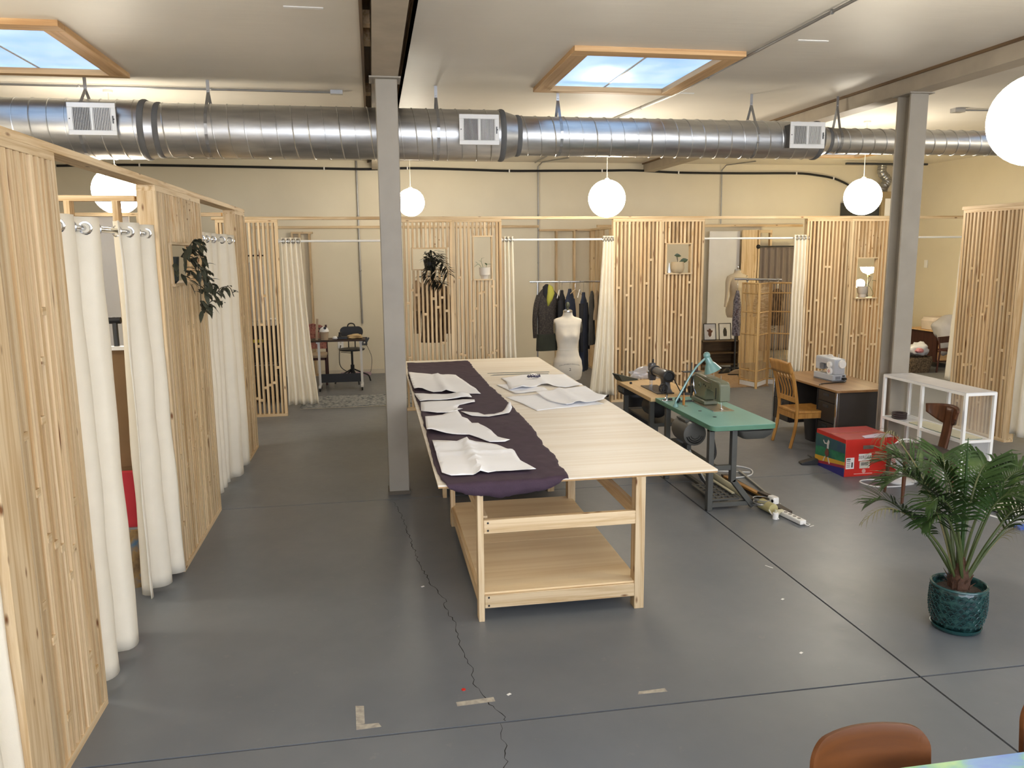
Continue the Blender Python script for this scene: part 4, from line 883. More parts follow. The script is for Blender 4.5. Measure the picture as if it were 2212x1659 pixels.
MB().lathe([(.018, -.1), (.018, -.0985)], 20, (0, -.115, .125), 'X').build('dial_mark', plain('dial_red', (188, 98, 92), .5), dl); MB().lathe([(.008, -.101), (.008, -.1)], 16, (0, -.115, .125), 'X').build('dial_centre', white, dl)
MB().tube([(-.01, .14, .12), (-.01, .14, .088)], .005, 8).build('needle', chrome, hs); MB().box(-.03, .01, .12, .155, .087, .092).build('presser_foot', chrome, hs); MB().box(-.06, .04, .05, .17, .085, .087).build('needle_plate', chrome, hs)
MB().tube([(.0, -.06, .275), (-.0, -.03, .31), (.0, .03, .31), (.0, .06, .283)], .007, 8).build('carry_handle', white, hs)
for x, y, h in ((.03, -.12, .05), (.02, .10, .02)): MB().tube([(x, y, .28), (x, y, .28+h)], .003, 6).build('spool_pin', white, hs)
MB().box(.045, .075, -.203, -.194, .025, .05).build('socket', black, hs); MB().box(.04, .07, -.205, -.19, .06, .075).build('power_switch', black, hs)
for i in range(8): MB().box(-.055+.009*i, -.05+.009*i, -.1975, -.195, .025, .065).build('vent_slot', wm2, hs)
MB().box(.03, .08, -.23, -.19, .022, .048).build('plug', black, hs)
MB().tube(smoothpath([(.05, -.23, .03), (.02, -.27, .008), (-.10, -.28, .006), (-.30, -.30, .006), (-.388, -.36, .005), (-.408, -.36, -.08), (-.41, -.37, -.5), (-.42, -.40, -.72), (-.48, -.62, -.733)], 6), .006, 6).build('power_cord', black, hs)
fp = thing('foot_pedal', 'black sewing machine foot pedal on the floor left of the red box', 'pedal', (4.70, 7.90, 0), -12)
MB().prism([(-.10, 0), (.10, 0), (.10, .065), (.06, .07), (-.10, .02)], -.05, .05, 'Y').build('pedal', black, fp, bev=.005)
MB().tube(smoothpath([(.1, .0, .03), (.16, .06, .012), (.14, .2, .01), (.1, .35, .01)]), .006, 6).build('cord', black, fp)
# black bin under the desk
tag(MB().loft([(5.42, 8.93, 0, .14, .14, 3), (5.42, 8.93, .30, .17, .17, 3), (5.42, 8.93, .29, .16, .16, 3), (5.42, 8.93, .03, .13, .13, 3)], 24).build('waste_bin', black), 'black waste bin under the office desk behind the oak chair', 'bin')
# ---------------------------------------------------------------- red carton
red = plain('red_carton', (196, 40, 28), .45, var=.06); redtop = plain('red_carton_lid', (176, 52, 48), .3, var=.1, scale=9)
bx = thing('carton', 'red printed carton labelled SERGER with a green picture on its left side', 'box', (4.775, 7.345, 0), 0)
W, D, Hh = .60, .56, .40
MB().box(0, W, 0, D, 0, Hh-.004).build('carton', red, bx, bev=.004)
fl = MB(); fl.box(.0, W, .0, D/2-.002, Hh-.004, Hh).box(.0, W, D/2+.002, D, Hh-.004, Hh); fl.build('lid_flap', redtop, bx)
MB().prism([(0, .05), (D, .05), (D, Hh-.045), (0, Hh-.045)], -.003, 0, 'X').build('picture_ground', pattern('green_picture', [(.3, (28, 96, 66)), (.5, (44, 122, 84)), (.7, (36, 84, 80))], 6), bx)
MB().prism([(.0, .25), (D, .22), (D, Hh-.045), (0, Hh-.045)], -.0045, -.003, 'X').build('picture_sky', pattern('slate_picture', [(.3, (46, 66, 92)), (.6, (52, 92, 84))], 5), bx)
MB().prism([(0, .125), (D, .05), (D, .11), (0, .16)], -.006, -.003, 'X').build('yellow_stripe', plain('yellow_print', (214, 164, 52), .5), bx)
MB().prism([(0, .095), (D, .02), (D, .05), (0, .125)], -.006, -.003, 'X').build('magenta_stripe', plain('magenta_print', (160, 44, 62), .5), bx)
MB().prism([(0, .0), (D, .0), (D, .02), (0, .095)], -.006, -.003, 'X').build('blue_stripe', plain('blue_print', (44, 40, 120), .5), bx)
dn = MB()
dn.prism([(.30, .22), (.34, .23), (.37, .17), (.33, .13), (.29, .16)], -.008, -.006, 'X'); dn.build('printed_figure', plain('figure_brown', (110, 60, 52), .6), bx)
dn = MB(); dn.prism([(.30, .23), (.33, .23), (.335, .29), (.31, .33), (.29, .31), (.30, .27)], -.008, -.006, 'X').prism([(.33, .275), (.38, .27), (.41, .30), (.40, .31), (.375, .285), (.33, .285)], -.008, -.006, 'X').prism([(.35, .14), (.365, .135), (.40, .08), (.385, .075)], -.008, -.006, 'X').prism([(.30, .14), (.315, .135), (.28, .07), (.265, .075)], -.008, -.006, 'X'); dn.build('printed_figure', plain('figure_pale', (206, 200, 196), .6), bx)['kind'] = 'stuff'
MB().box(.20, .32, -.003, 0, .29, .33).build('hand_hole', plain('hand_hole_grey', (112, 104, 98), .8), bx)
MB().box(.012, .105, -.003, 0, .085, .205).build('bar_label', white, bx); lb = bpy.data.objects['bar_label']
for i in range(4): MB().box(.02, .06, -.004, -.003, .105+.02*i, .112+.02*i).build('print_line', plain('print_grey', (90, 88, 88), .7) if i == 0 else MATS['print_grey'], lb)
MB().box(.075, .09, -.004, -.003, .10, .155).build('bar_code', black, lb); MB().box(.02, .062, -.004, -.003, .18, .197).build('bar_code', MATS['print_grey'], lb)
MB().box(.155, .30, -.003, 0, .165, .24).build('name_label', white, bx); nl = bpy.data.objects['name_label']
v_, f_ = text_mesh('SERGER', .044); o = MB().add([(.228+a, -.0036, .203+c) for a, c, _ in v_], f_).build('lettering', black, nl, smooth=0); o['kind'] = 'stuff'
MB().box(.17, .285, -.003, 0, .085, .16).build('code_label', plain('label_cream', (206, 200, 184), .7), bx); cl = bpy.data.objects['code_label']
for i in range(14): MB().box(.185+.006*i, .185+.006*i+(.004 if i % 3 else .002), -.004, -.003, .115, .15).build('bar', MATS['print_grey'], cl)
MB().lathe([(.022, -.002), (.022, 0)], 20, (.222, 0, .055), 'Y').build('round_seal', plain('seal_pink', (206, 150, 140), .6), bx)
MB().box(.11, .32, -.002, 0, .025, .030).build('printed_line', plain('pale_print', (226, 190, 180), .6), bx)
for p in ([(.0, D/2, Hh+.001), (W, D/2, Hh+.001)],): MB().bar(p[0], p[1], .05, .001).build('packing_tape', plain('clear_tape', (200, 110, 96), .15), bx)
tag(MB().prism([(5.0, 7.36), (5.33, 7.36), (5.36, 7.50), (5.24, 7.52), (5.02, 7.45)], Hh+.003, Hh+.006).build('paper_sheet', plain('lilac_sheet', (196, 184, 204), .6)), 'pale lilac sheet lying on the lid of the red box', 'paper')
# ---------------------------------------------------------------- white shelf unit with clear panels
glass = plain('clear_acrylic', (235, 238, 240), .08, spec=.5); g_ = MATS['clear_acrylic'].node_tree.nodes['Principled BSDF']; g_.inputs['Alpha'].default_value = .16
SX0, SX1, SY0, SY1, SZ = 5.37, 5.70, 6.43, 7.655, 1.02
sh = thing('shelf_unit', 'white metal shelf unit with clear panels before the right column', 'shelf', (SX0, SY0, 0)); wS, dS = SX1-SX0, SY1-SY0; q = .028
ym = [0, dS/2-q/2, dS-q]
for x in (0, wS-q):
    for y in ym: MB().box(x, x+q, y, y+q, 0, SZ).build('post', white, sh)
for z, nm in ((SZ-.025, 'top_rail'), (.545, 'shelf_rail')):
    for x in (0, wS-q): MB().box(x+.002, x+q-.002, q, dS-q, z, z+.025).build(nm, white, sh)
    for y in ym: MB().box(q, wS-q, y+.002, y+q-.002, z, z+.025).build(nm, white, sh)
MB().box(.004, wS-.004, .004, dS-.004, SZ, SZ+.006).build('top_panel', plain('frosted_top', (206, 204, 204), .4), sh)
MB().box(q, wS-q, q, dS-q, .560, .567).build('middle_shelf', plain('frosted_shelf', (214, 216, 218), .3), sh)
MB().box(wS-.012, wS-.008, q, dS/2-q, .03, SZ-.03).build('back_pane', glass, sh); MB().box(wS-.012, wS-.008, dS/2+q, dS-q, .03, SZ-.03).build('back_pane', glass, sh); MB().box(q, wS-q, .010, .014, .03, .54).build('end_pane', glass, sh)
t = thing('glass_sheet', 'sheet of green edged glass lying on the middle of the white shelf unit', 'glass', (SX0+.05, SY0+.05, .567))
MB().prism(rounded(0, .22, 0, .80, .03, (1, 1, 1, 1)), 0, .006).build('sheet', plain('glass_face', (214, 214, 190), .1), t); MB().prism(rounded(-.001, .221, -.001, .801, .03, (1, 1, 1, 1)), .001, .005).build('green_edge', plain('glass_edge', (52, 92, 84), .2), t)
t = thing('leather_belt', 'coiled dark leather belt on the far end of the white shelf', 'belt', (SX0+.10, SY1-.17, .567))
for i in range(3): MB().tube([(.065*math.cos(a), .065*math.sin(a), .012+.022*i) for a in [2*math.pi*j/24 for j in range(24)]], .012, 6, True).build('coil', plain('belt_leather', (48, 34, 32), .5) if i == 0 else MATS['belt_leather'], t)
# ---------------------------------------------------------------- brown chair with dark seat, and the fan
rosew = wood('dark_walnut', (92, 56, 34), (68, 40, 24), 'Z', ring=8, knots=False, var=.05, rough=.35)
bc = thing('dining_chair', 'dark walnut chair with a curved paddle back and grey seat behind the palm', 'chair', (5.05, 6.62, 0), 0)
for (x, y, lx, ly) in ((-.19, .17, -.06, .02), (-.26, -.19, -.06, -.06), (.28, .17, .06, .03), (.26, -.20, .06, -.05)):
    MB().tube([(x+lx*.0+.0, y, .0), (x-lx*.4, y-ly*.4, .43)], [.013, .024], 10).build('leg', rosew, bc)
st = MB(); st.loft([(0, -.02, .425, .23, .21, 3), (0, -.02, .44, .26, .24, 3), (0, -.02, .47, .26, .24, 3), (0, -.02, .485, .22, .20, 3)], 32); st.build('seat', plain('charcoal_vinyl', (64, 58, 54), .4), bc)
MB().loft([(.0, -.02, .405, .22, .20, 3), (0, -.02, .426, .24, .22, 3)], 28).build('seat_frame', rosew, bc)
sp = MB(); sp.grid(lambda u, v: (.25+.06*v+.012*math.sin(v*3), -.055-.01*v+(.10)*u, .40+.46*v), 4, 10); sp.build('back_post', rosew, bc, thick=.025)
def pad(u, v):
    a = (u-.5)*2; yy = a*.22*(1-.10*(1-v)); zz = .70+.19*v-.05*(abs(a)**2.2)*(1-v)+(-.035*abs(a)**2)*v
    zz = .69+.10*(abs(a)**2.2)+(.195-.10*abs(a)**2.2-.02*a*a)*v
    return (.31+.01*v-.11*a*a, -.02+yy, zz)
MB().grid(pad, 20, 8).build('backrest', rosew, bc, thick=.022)
fn = thing('desk_fan', 'white desk fan standing on the floor behind the brown chair', 'fan', (5.24, 7.08, 0))
MB().lathe([(.13, 0), (.13, .015), (.11, .03), (.05, .04), (.03, .05)], 28).build('base', white, fn); MB().lathe([(.045, .03), (.04, .12), (.03, .2), (.028, .25)], 18).build('stand', white, fn)
fz, fr = .29, .165; gd = MB()
gd.tube([(fr*math.cos(a), -.03, fz+fr*math.sin(a)) for a in [2*math.pi*i/32 for i in range(32)]], .007, 6, True)
for rr_ in (.06, .115): gd.tube([(rr_*math.cos(a), -.075+.02*(rr_ > .1), fz+rr_*math.sin(a)) for a in [2*math.pi*i/28 for i in range(28)]], .003, 5, True)
for i in range(48):
    a = 2*math.pi*i/48; gd.tube([(fr*math.cos(a), -.03, fz+fr*math.sin(a)), (.11*math.cos(a), -.06, fz+.11*math.sin(a)), (.04*math.cos(a), -.08, fz+.04*math.sin(a))], .0018, 4)
    gd.tube([(fr*math.cos(a), -.03, fz+fr*math.sin(a)), (.13*math.cos(a), .03, fz+.13*math.sin(a)), (.06*math.cos(a), .05, fz+.06*math.sin(a))], .0018, 4)
gd.build('guard', white, fn); MB().lathe([(.04, -.085), (.045, -.075), (.04, -.07)], 20, (0, 0, fz), 'Y').build('badge', white, fn); MB().lathe([(.06, .03), (.07, .06), (.06, .14), (.03, .16)], 20, (0, 0, fz), 'Y').build('motor', white, fn)
for k in range(3):
    a0 = k*2*math.pi/3; bl = MB(); bl.grid(lambda u, v: ((.03+.09*v)*math.cos(a0+(u-.5)*(.5+.7*v)), -.03+.03*(u-.5), fz+(.03+.09*v)*math.sin(a0+(u-.5)*(.5+.7*v))), 6, 5); bl.build('blade', plain('fan_blade', (210, 214, 218), .3) if k == 0 else MATS['fan_blade'], fn, thick=.003)
MB().tube(smoothpath([(-.12, .05, .01), (-.3, .12, .006), (-.42, .05, .006), (-.36, -.12, .006), (-.15, -.16, .006), (-.02, -.14, .012)], 8), .007, 6).build('cord', white, fn)
# router on the floor
t = thing('network_box', 'white flat box with a cable on the floor behind the palm', 'box', (5.62, 6.05, 0), 10); MB().box(-.18, .18, -.13, .13, .012, .05).build('casing', plain('box_cream', (206, 202, 190), .5), t, bev=.01); MB().box(-.17, .17, -.12, .12, 0, .012).build('foot', black, t); MB().tube(smoothpath([(-.18, .05, .02), (-.3, .02, .006), (-.25, -.2, .006), (.0, -.25, .006), (.3, -.2, .006)]), .008, 6).build('cable', white, t)
# ---------------------------------------------------------------- palm in a teal pot
PX, PY = 3.53, 4.15
mpot, n, b = nt('teal_scale_glaze'); L = n.links.new
tc = N(n, 'ShaderNodeTexCoord'); mu = N(n, 'ShaderNodeVectorMath', operation='MULTIPLY'); mu.inputs[1].default_value = (26, 26, 34); L(tc.outputs['Object'], mu.inputs[0])
vo = N(n, 'ShaderNodeTexVoronoi', Scale=1.0); L(mu.outputs[0], vo.inputs['Vector']); r1 = ramp(n, [(.1, lin((12, 27, 28))), (.5, lin((22, 48, 48))), (.75, lin((42, 76, 72)))]); L(vo.outputs['Distance'], r1.inputs[0]); L(r1.outputs[0], b.inputs['Base Color'])
bp = N(n, 'ShaderNodeBump', Strength=.5, Distance=.006); L(vo.outputs['Distance'], bp.inputs['Height']); L(bp.outputs[0], b.inputs['Normal']); b.inputs['Roughness'].default_value = .25
glz = plain('teal_glaze', (36, 74, 74), .25, var=.1)
pp = thing('potted_palm', 'potted palm in a scaly teal glazed pot on a saucer', 'plant', (PX, PY, 0))
pot = MB().lathe([(.12, .018), (.135, .03), (.150, .07), (.160, .13), (.163, .19), (.160, .25), (.157, .29), (.150, .295), (.146, .29), (.148, .25), (.001, .245)], 40).build('pot', mpot, pp, smooth=60)
MB().tube([(.157*math.cos(a), .157*math.sin(a), .288) for a in [2*math.pi*i/40 for i in range(40)]], .007, 8, True).build('rim', glz, pot)
# raised scales round the pot
sc_ = MB(); rows = 9
for r_ in range(rows):
    z = .05+.025*r_; rad = (.143, .152, .157, .1605, .1625, .163, .1625, .161, .159)[r_]
    for k in range(28):
        a = 2*math.pi*(k+.5*(r_ % 2))/28; ca, sa = math.cos(a), math.sin(a); tx = (-sa, ca)
        pts = [(rad*ca+tx[0]*.016*math.cos(t)+ca*.002, rad*sa+tx[1]*.016*math.cos(t)+sa*.002, z+.016*math.sin(t)) for t in [math.pi*i/5 for i in range(6)]]
        sc_.tube(pts, .0022, 4)
o = sc_.build('scale_relief', glz, pot); o['kind'] = 'stuff'
MB().lathe([(.01, .0), (.125, .0), (.140, .008), (.148, .03), (.142, .031), (.132, .014), (.001, .012)], 36).build('saucer', glz, pp, smooth=60)
MB().lathe([(.148, .246), (.10, .255), (.04, .27), (1e-4, .275)], 28).build('soil', pattern('potting_soil', [(.35, (40, 30, 24)), (.65, (70, 54, 42))], 60, bump=.8), pp)
palmg = pattern('palm_green', [(.3, (32, 52, 22)), (.55, (46, 68, 30)), (.75, (70, 88, 42))], 7, rough=.5)
MATS['palm_green'].node_tree.nodes['Principled BSDF'].inputs['Specular IOR Level'].default_value = .2
palmd = pattern('palm_dry', [(.3, (122, 108, 72)), (.7, (96, 96, 54))], 9, rough=.6)
stemg = pattern('palm_stalk', [(.3, (52, 68, 32)), (.7, (78, 84, 44))], 8, rough=.5)
fib = plain('palm_fibre', (74, 48, 32), .9, var=.3, scale=40, bump=.6)
fbm = MB(); rnd = random.Random(8)
for i in range(60):
    a = rnd.uniform(0, 6.28); r = rnd.uniform(.02, .06); z = .25; h = rnd.uniform(.05, .14)
    fbm.tube([(r*math.cos(a), r*math.sin(a), z), (r*1.1*math.cos(a), r*1.1*math.sin(a), z+h*.6), (r*1.6*math.cos(a+.2), r*1.6*math.sin(a+.2), z+h)], [.006, .005, .001], 5)
o = fbm.build('trunk_fibre', fib, pp); o['kind'] = 'stuff'
MB().lathe([(.055, .24), (.06, .30), (.045, .38), (.02, .46)], 14).build('trunk', fib, pp)
def frond(pts, ln, seed, mat=palmg, n=30, sr=.011, start=.38, wide=.013, droop=.5, width_sc=1.0, up=(0, 0, 1), fold=.35, stem=True):
    """a feather frond: arching stalk plus pairs of narrow blades"""
    rd = random.Random(seed); C = smoothpath(pts, 10); k = len(C)
    fr_ = MB().tube(C, [sr*(1-.8*i/(k-1)) for i in range(k)], 6).build('frond', stemg if mat is palmg else mat, pp)
    lf = MB(); wid = wide
    for j in range(n):
        t = start+(1-start)*j/(n-1); f_ = t*(k-1); i = min(k-2, int(f_)); p = C[i].lerp(C[i+1], f_-i); d = (C[i+1]-C[i]).normalized()
        sd = d.cross(Vector(up)); sd = sd.normalized() if sd.length > .05 else Vector((1, 0, 0)); nrm = sd.cross(d).normalized()
        tt = (t-start)/(1-start); L_ = ln*(math.sin(math.pi*min(1, .18+tt*.82))**.6)*rd.uniform(.82, 1.08)
        for s in (-1, 1):
            if rd.random() < .05: continue
            dr = (sd*s*(1-.55*tt)+d*(.45+.6*tt)+nrm*fold*rd.uniform(.4, 1.2)).normalized()
            a1 = p+dr*L_*.35; a2 = p+dr*L_*.72+Vector((0, 0, -1))*L_*.10*droop; a3 = p+dr*L_*.98+Vector((0, 0, -1))*L_*.38*droop*rd.uniform(.6, 1.5)
            bn = dr.cross(nrm).normalized(); ww = wid*width_sc
            lf.add([p-bn*ww*.25, p+bn*ww*.25, a1-bn*ww*.6, a1+bn*ww*.6, a2-bn*ww*.5, a2+bn*ww*.5, a3], [(0, 1, 3, 2), (2, 3, 5, 4), (4, 5, 6)])
    o = lf.build('leaflets', mat, fr_, smooth=60); o['kind'] = 'stuff'
    return fr_
# spear leaf straight up, then fronds out to both sides (local to the pot)
MB().tube(smoothpath([(.0, .0, .3), (-.005, .0, .6), (-.015, .0, .9), (-.025, .0, 1.22)], 6), [.011]*10+[.010, .010, .010, .009, .008, .007, .006, .004, .002], 6).build('spear_leaf', palmg, pp)
frond([(-.02, 0, .32), (-.10, .02, .62), (-.22, .05, .88), (-.36, .08, .98), (-.48, .1, .93)], .30, 1, n=30)
frond([(-.01, .02, .32), (-.06, .12, .66), (-.14, .24, .92), (-.22, .34, 1.02), (-.33, .42, .98)], .30, 2, n=30)
frond([(-.02, 0, .30), (-.14, -.03, .50), (-.30, -.05, .68), (-.45, -.06, .79), (-.52, -.06, .81)], .18, 3, n=26, start=.45)
frond([(.02, 0, .32), (.12, .02, .60), (.25, .05, .84), (.40, .08, .96), (.56, .1, .95)], .30, 4, n=30)
frond([(.02, -.02, .30), (.12, -.08, .55), (.26, -.13, .76), (.42, -.17, .88), (.58, -.2, .86)], .28, 5, n=30)
frond([(.01, .02, .30), (.16, .12, .58), (.33, .22, .76), (.50, .3, .84), (.65, .36, .80)], .26, 6, n=28)
frond([(.0, .03, .30), (.03, .16, .66), (.08, .3, .92), (.15, .42, 1.0), (.24, .52, .95)], .30, 7, n=28)
frond([(.0, -.03, .30), (-.10, -.08, .56), (-.22, -.13, .76), (-.34, -.17, .82), (-.43, -.19, .76)], .22, 8, n=26)
frond([(-.02, .02, .32), (-.16, .08, .56), (-.30, .14, .72), (-.42, .18, .80), (-.52, .2, .78)], .22, 9, n=24)
frond([(.01, -.02, .30), (.12, -.08, .60), (.24, -.12, .80), (.38, -.15, .86), (.48, -.17, .80)], .24, 10, n=24)
frond([(-.01, .0, .32), (-.05, .0, .66), (-.10, .02, .92), (-.17, .04, 1.04), (-.26, .06, 1.02)], .24, 14, n=26)
frond([(-.02, .01, .3), (-.14, .03, .68), (-.28, .05, .98), (-.42, .06, 1.18), (-.50, .07, 1.26), (-.55, .07, 1.23)], .13, 11, mat=palmd, n=26, start=.62, wide=.0035, droop=1.9, sr=.006)
frond([(-.45, -.06, .79), (-.55, -.06, .83), (-.65, -.06, .82), (-.75, -.06, .74)], .08, 12, mat=palmd, n=14, start=.1, wide=.004, droop=2.4, sr=.005)
frond([(.02, .0, .3), (.16, .0, .46), (.30, .02, .58), (.40, .03, .62)], .12, 13, mat=palmd, n=12, start=.6, wide=.004, droop=2.0, sr=.007)
frond([(.0, -.02, .32), (-.07, -.06, .58), (-.17, -.10, .80), (-.29, -.13, .90), (-.38, -.15, .86)], .26, 15, n=28)
frond([(.0, -.02, .32), (.03, -.08, .60), (.06, -.14, .82), (.10, -.20, .92), (.15, -.25, .88)], .26, 16, n=28)
frond([(.0, .02, .32), (-.04, .1, .60), (-.10, .2, .82), (-.18, .28, .92), (-.26, .33, .88)], .28, 17, n=28)
frond([(.01, .02, .32), (.08, .08, .62), (.17, .14, .86), (.28, .2, .98), (.38, .24, .96)], .28, 18, n=28)
# ---------------------------------------------------------------- near table and school chairs at the lower right
ply_ch = wood('bent_plywood', (98, 56, 22), (80, 44, 16), 'X', ring=4, knots=False, var=.05, rough=.45)
def school_chair(label, x, y, rz):
    t = thing('school_chair', label, 'chair', (x, y, 0), rz, 'bent plywood chairs')
    def bk(u, v):
        a = (u-.5)*2; return (a*.215, .045*(1-abs(a)**2.0)*1.0+.05*v-.03, .0)
    # backrest: rounded board, bent towards the sitter at its ends
    pl = rounded(-.215, .215, -.12, .12, .07, (1, 1, 1, 1), 8); bm = bmesh.new(); f = bm.faces.new([bm.verts.new((px, 0, pz)) for px, pz in pl])
    bmesh.ops.triangulate(bm, faces=bm.faces[:])
    for it in range(4):
        ed = [e for e in bm.edges if e.calc_length() > .05]
        bmesh.ops.subdivide_edges(bm, edges=ed, cuts=1); bmesh.ops.triangulate(bm, faces=[q for q in bm.faces if len(q.verts) > 3])
    for v in bm.verts:
        a = v.co.x/.215; v.co.y = -.05*a*a+.10*v.co.z; v.co.z += .69+.012*(1-a*a)*(1 if v.co.z > .05 else 0)
    me = bpy.data.meshes.new('backrest'); bm.to_mesh(me); bm.free(); me.materials.append(ply_ch); me.shade_smooth(); me.set_sharp_from_angle(angle=R(60))
    o = bpy.data.objects.new('backrest', me); COL.objects.link(o); o.parent = t; md = o.modifiers.new('s', 'SOLIDIFY'); md.thickness = .014; md.offset = 0
    mb_ = o.modifiers.new('b', 'BEVEL'); mb_.width = .004; mb_.segments = 2
    for sx in (-.075, .075): MB().lathe([(.009, -.03), (.007, -.034), (1e-4, -.035)], 12, (sx, .02, .655), 'Y').build('rivet', black, t)
    MB().grid(lambda u, v: ((u-.5)*.40*(1-.06*v), -.03-.38*v, .445-.02*math.sin(math.pi*v)+.012*v), 8, 10).build('seat', ply_ch, t, thick=.014)
    for s in (-1, 1):
        MB().tube(smoothpath([(s*.17, .06, .0), (s*.165, .02, .25), (s*.14, .0, .44), (s*.09, .035, .66), (s*.09, .045, .70)], 5), .012, 8).build('rear_leg', dkmetal, t)
        MB().tube([(s*.17, -.36, .0), (s*.155, -.33, .425)], .012, 8).build('front_leg', dkmetal, t)
    MB().tube([(-.155, -.33, .42), (.155, -.33, .42)], .010, 8).build('seat_bar', dkmetal, t)
    return t
school_chair('brown bent plywood chair at the bottom edge, tucked behind the painted table', 1.52, 2.14, 2)
school_chair('brown bent plywood chair cut by the right frame edge at the painted table', 2.36, 2.20, -6)
pt = thing('painted_table', 'table with a blue and green painted top in the bottom right corner', 'table', (2.3, 1.55, 0))
paintm = pattern('painted_top', [(.36, (70, 108, 176)), (.46, (84, 128, 172)), (.52, (104, 156, 120)), (.60, (140, 176, 108)), (.72, (84, 140, 140))], 3.5, rough=.35, stretch=(1, 2.2, 1), detail=6)
MB().prism(rounded(-.80, .85, -.42, .47, .03, (1, 1, 1, 1)), .722, .75).build('table_top', paintm, pt)
for x in (-.70, .75):
    for y in (-.34, .36): MB().box(x-.025, x+.025, y-.025, y+.025, 0, .722).build('leg', dkmetal, pt)
tag(MB().box(5.30, 5.40, 5.6, 5.68, 0, .02).build('blue_tape_roll', plain('blue_tape', (60, 100, 190), .5)), 'bright blue tape scrap on the floor at the right frame edge', 'tape')
for i, (x, y) in enumerate(((4.22, 5.06), (4.06, 4.86), (2.40, 4.02), (2.66, 4.72), (.63, 3.90), (.26, 5.4))):
    tag(MB().bar((x, y, .002), (x+.02, y+.012, .002), .014, .002).build('floor_scrap', white), ('white scrap on the floor right of the palm, farther one', 'white scrap on the floor right of the palm, nearer one', 'white scrap on the floor left of the palm near the joint', 'tiny white scrap on the floor between cutting table and palm', 'white scrap lying on the floor crack in front', 'tiny white scrap on the floor left of the cutting table leg')[i], 'scrap', 'floor scraps')
tag(MB().lathe([(.012, 0), (.011, .004), (1e-4, .006)], 10, (.405, 4.0, 0)).build('red_scrap', red), 'small red scrap on the floor left of the crack', 'scrap')
# ================================================================ things inside the bays
linen = plain('dress_form_linen', (214, 204, 186), .85, var=.03, scale=12, bump=.05, bscale=200)
def interp(tab, z):
    for a, c in zip(tab, tab[1:]):
        if z <= c[0]:
            t = (z-a[0])/(c[0]-a[0]); t = max(0, t); t = t*t*(3-2*t)
            return [p+(q-p)*t for p, q in zip(a[1:], c[1:])]
    return tab[-1][1:]
TORSO = [(.0, .185, .135), (.06, .205, .145), (.15, .216, .152), (.25, .205, .145), (.36, .165, .122), (.44, .146, .110), (.50, .150, .112), (.60, .168, .118), (.70, .182, .118), (.78, .195, .105), (.83, .204, .085), (.855, .200, .07), (.872, .165, .062), (.885, .11, .058), (.90, .075, .056), (.96, .064, .056)]
def torso_r(z, th):
    rx, ry = interp(TORSO, z); x, y = rx*math.cos(th), ry*math.sin(th)
    f = -math.sin(th)
    if f > 0:
        for s in (-1, 1):
            g_ = math.exp(-((x-s*.082)/.06)**2-((z-.625)/.065)**2); y -= .048*g_
    else: y += .02*math.exp(-((z-.12)/.10)**2)
    return x, y
def torso(parent, mat, nz=56, n=40):
    mb = MB(); vs = []
    for i in range(nz+1):
        z = .96*i/nz
        for j in range(n): x, y = torso_r(z, 2*math.pi*j/n); vs.append((x, y, z))
    fs = [(i*n+j, i*n+(j+1) % n, (i+1)*n+(j+1) % n, (i+1)*n+j) for i in range(nz) for j in range(n)]
    fs += [tuple(range(n-1, -1, -1)), tuple(nz*n+j for j in range(n))]
    mb.add(vs, fs); return mb.build('torso', mat, parent, smooth=80)
df = thing('dress_form', 'linen dress form marked with the number 2 at the end of the cutting table', 'dress form', (2.685, 10.93, 0))
o = torso(df, linen); o.location = (0, 0, .555)
MB().lathe([(.066, 1.512), (.068, 1.52), (.066, 1.535), (.05, 1.548), (.02, 1.555)], 24).build('neck_cap', chrome, df)
MB().lathe([(.012, 1.55), (.014, 1.57), (.022, 1.585), (.03, 1.61), (.024, 1.64), (.010, 1.652), (.001, 1.655)], 18).build('neck_knob', plain('green_bronze', (96, 98, 78), .4, metal=.5), df)
def on_body(vv, z0, lift, bend):
    out = []
    for (tx, tz, _) in vv:
        z = z0+tz-bend*tx*tx; th = -math.pi/2+tx/.17; x, y = torso_r(z-.555, th); k = 1+lift/.15; out.append((x*k, y*k, z))
    return out
for body, size, z0, bend, nm in (('COLLAPSIBLE SHOULDER', .0215, .792, 1.6, 'printed_arc'), ('2', .052, .715, 0, 'printed_number')):
    v, f = text_mesh(body, size, 1.12); o = MB().add(on_body(v, z0, .002, bend), f).build(nm, black, df, smooth=0); o['kind'] = 'stuff'
wl = MB(); wl.tube([tuple(q*(1.004) for q in torso_r(.44, 2*math.pi*j/40)) + (.995,) for j in range(40)], .004, 6, True); wl.build('waist_tape', plain('waist_tape', (226, 218, 204), .8), df)
for s in (-1, 1): MB().lathe([(.001, s*.196), (.055, s*.197), (.058, s*.188)][::s], 20, (0, 0, 1.30), 'X').xf(Matrix.Translation((0, 0, 1.30)) @ Matrix.Scale(1.5, 4, (0, 0, 1)) @ Matrix.Translation((0, 0, -1.30))).build('armhole_plate', plain('armhole_plate', (112, 104, 84), .6) if s < 0 else MATS['armhole_plate'], df)
MB().tube([(0, 0, .10), (0, 0, .57)], .018, 12).build('pole', dkmetal, df)
for a in (30, 150, 270): MB().bar((0, 0, .10), (.24*math.cos(R(a)), .24*math.sin(R(a)), .06), .03, .02).build('base_foot', dkmetal, df)
for a in (30, 150, 270): MB().lathe([(.001, -.012), (.028, -.012), (.028, .012), (.001, .012)], 14, (.24*math.cos(R(a)), .24*math.sin(R(a)), .029), 'X').build('caster', rubber, df)
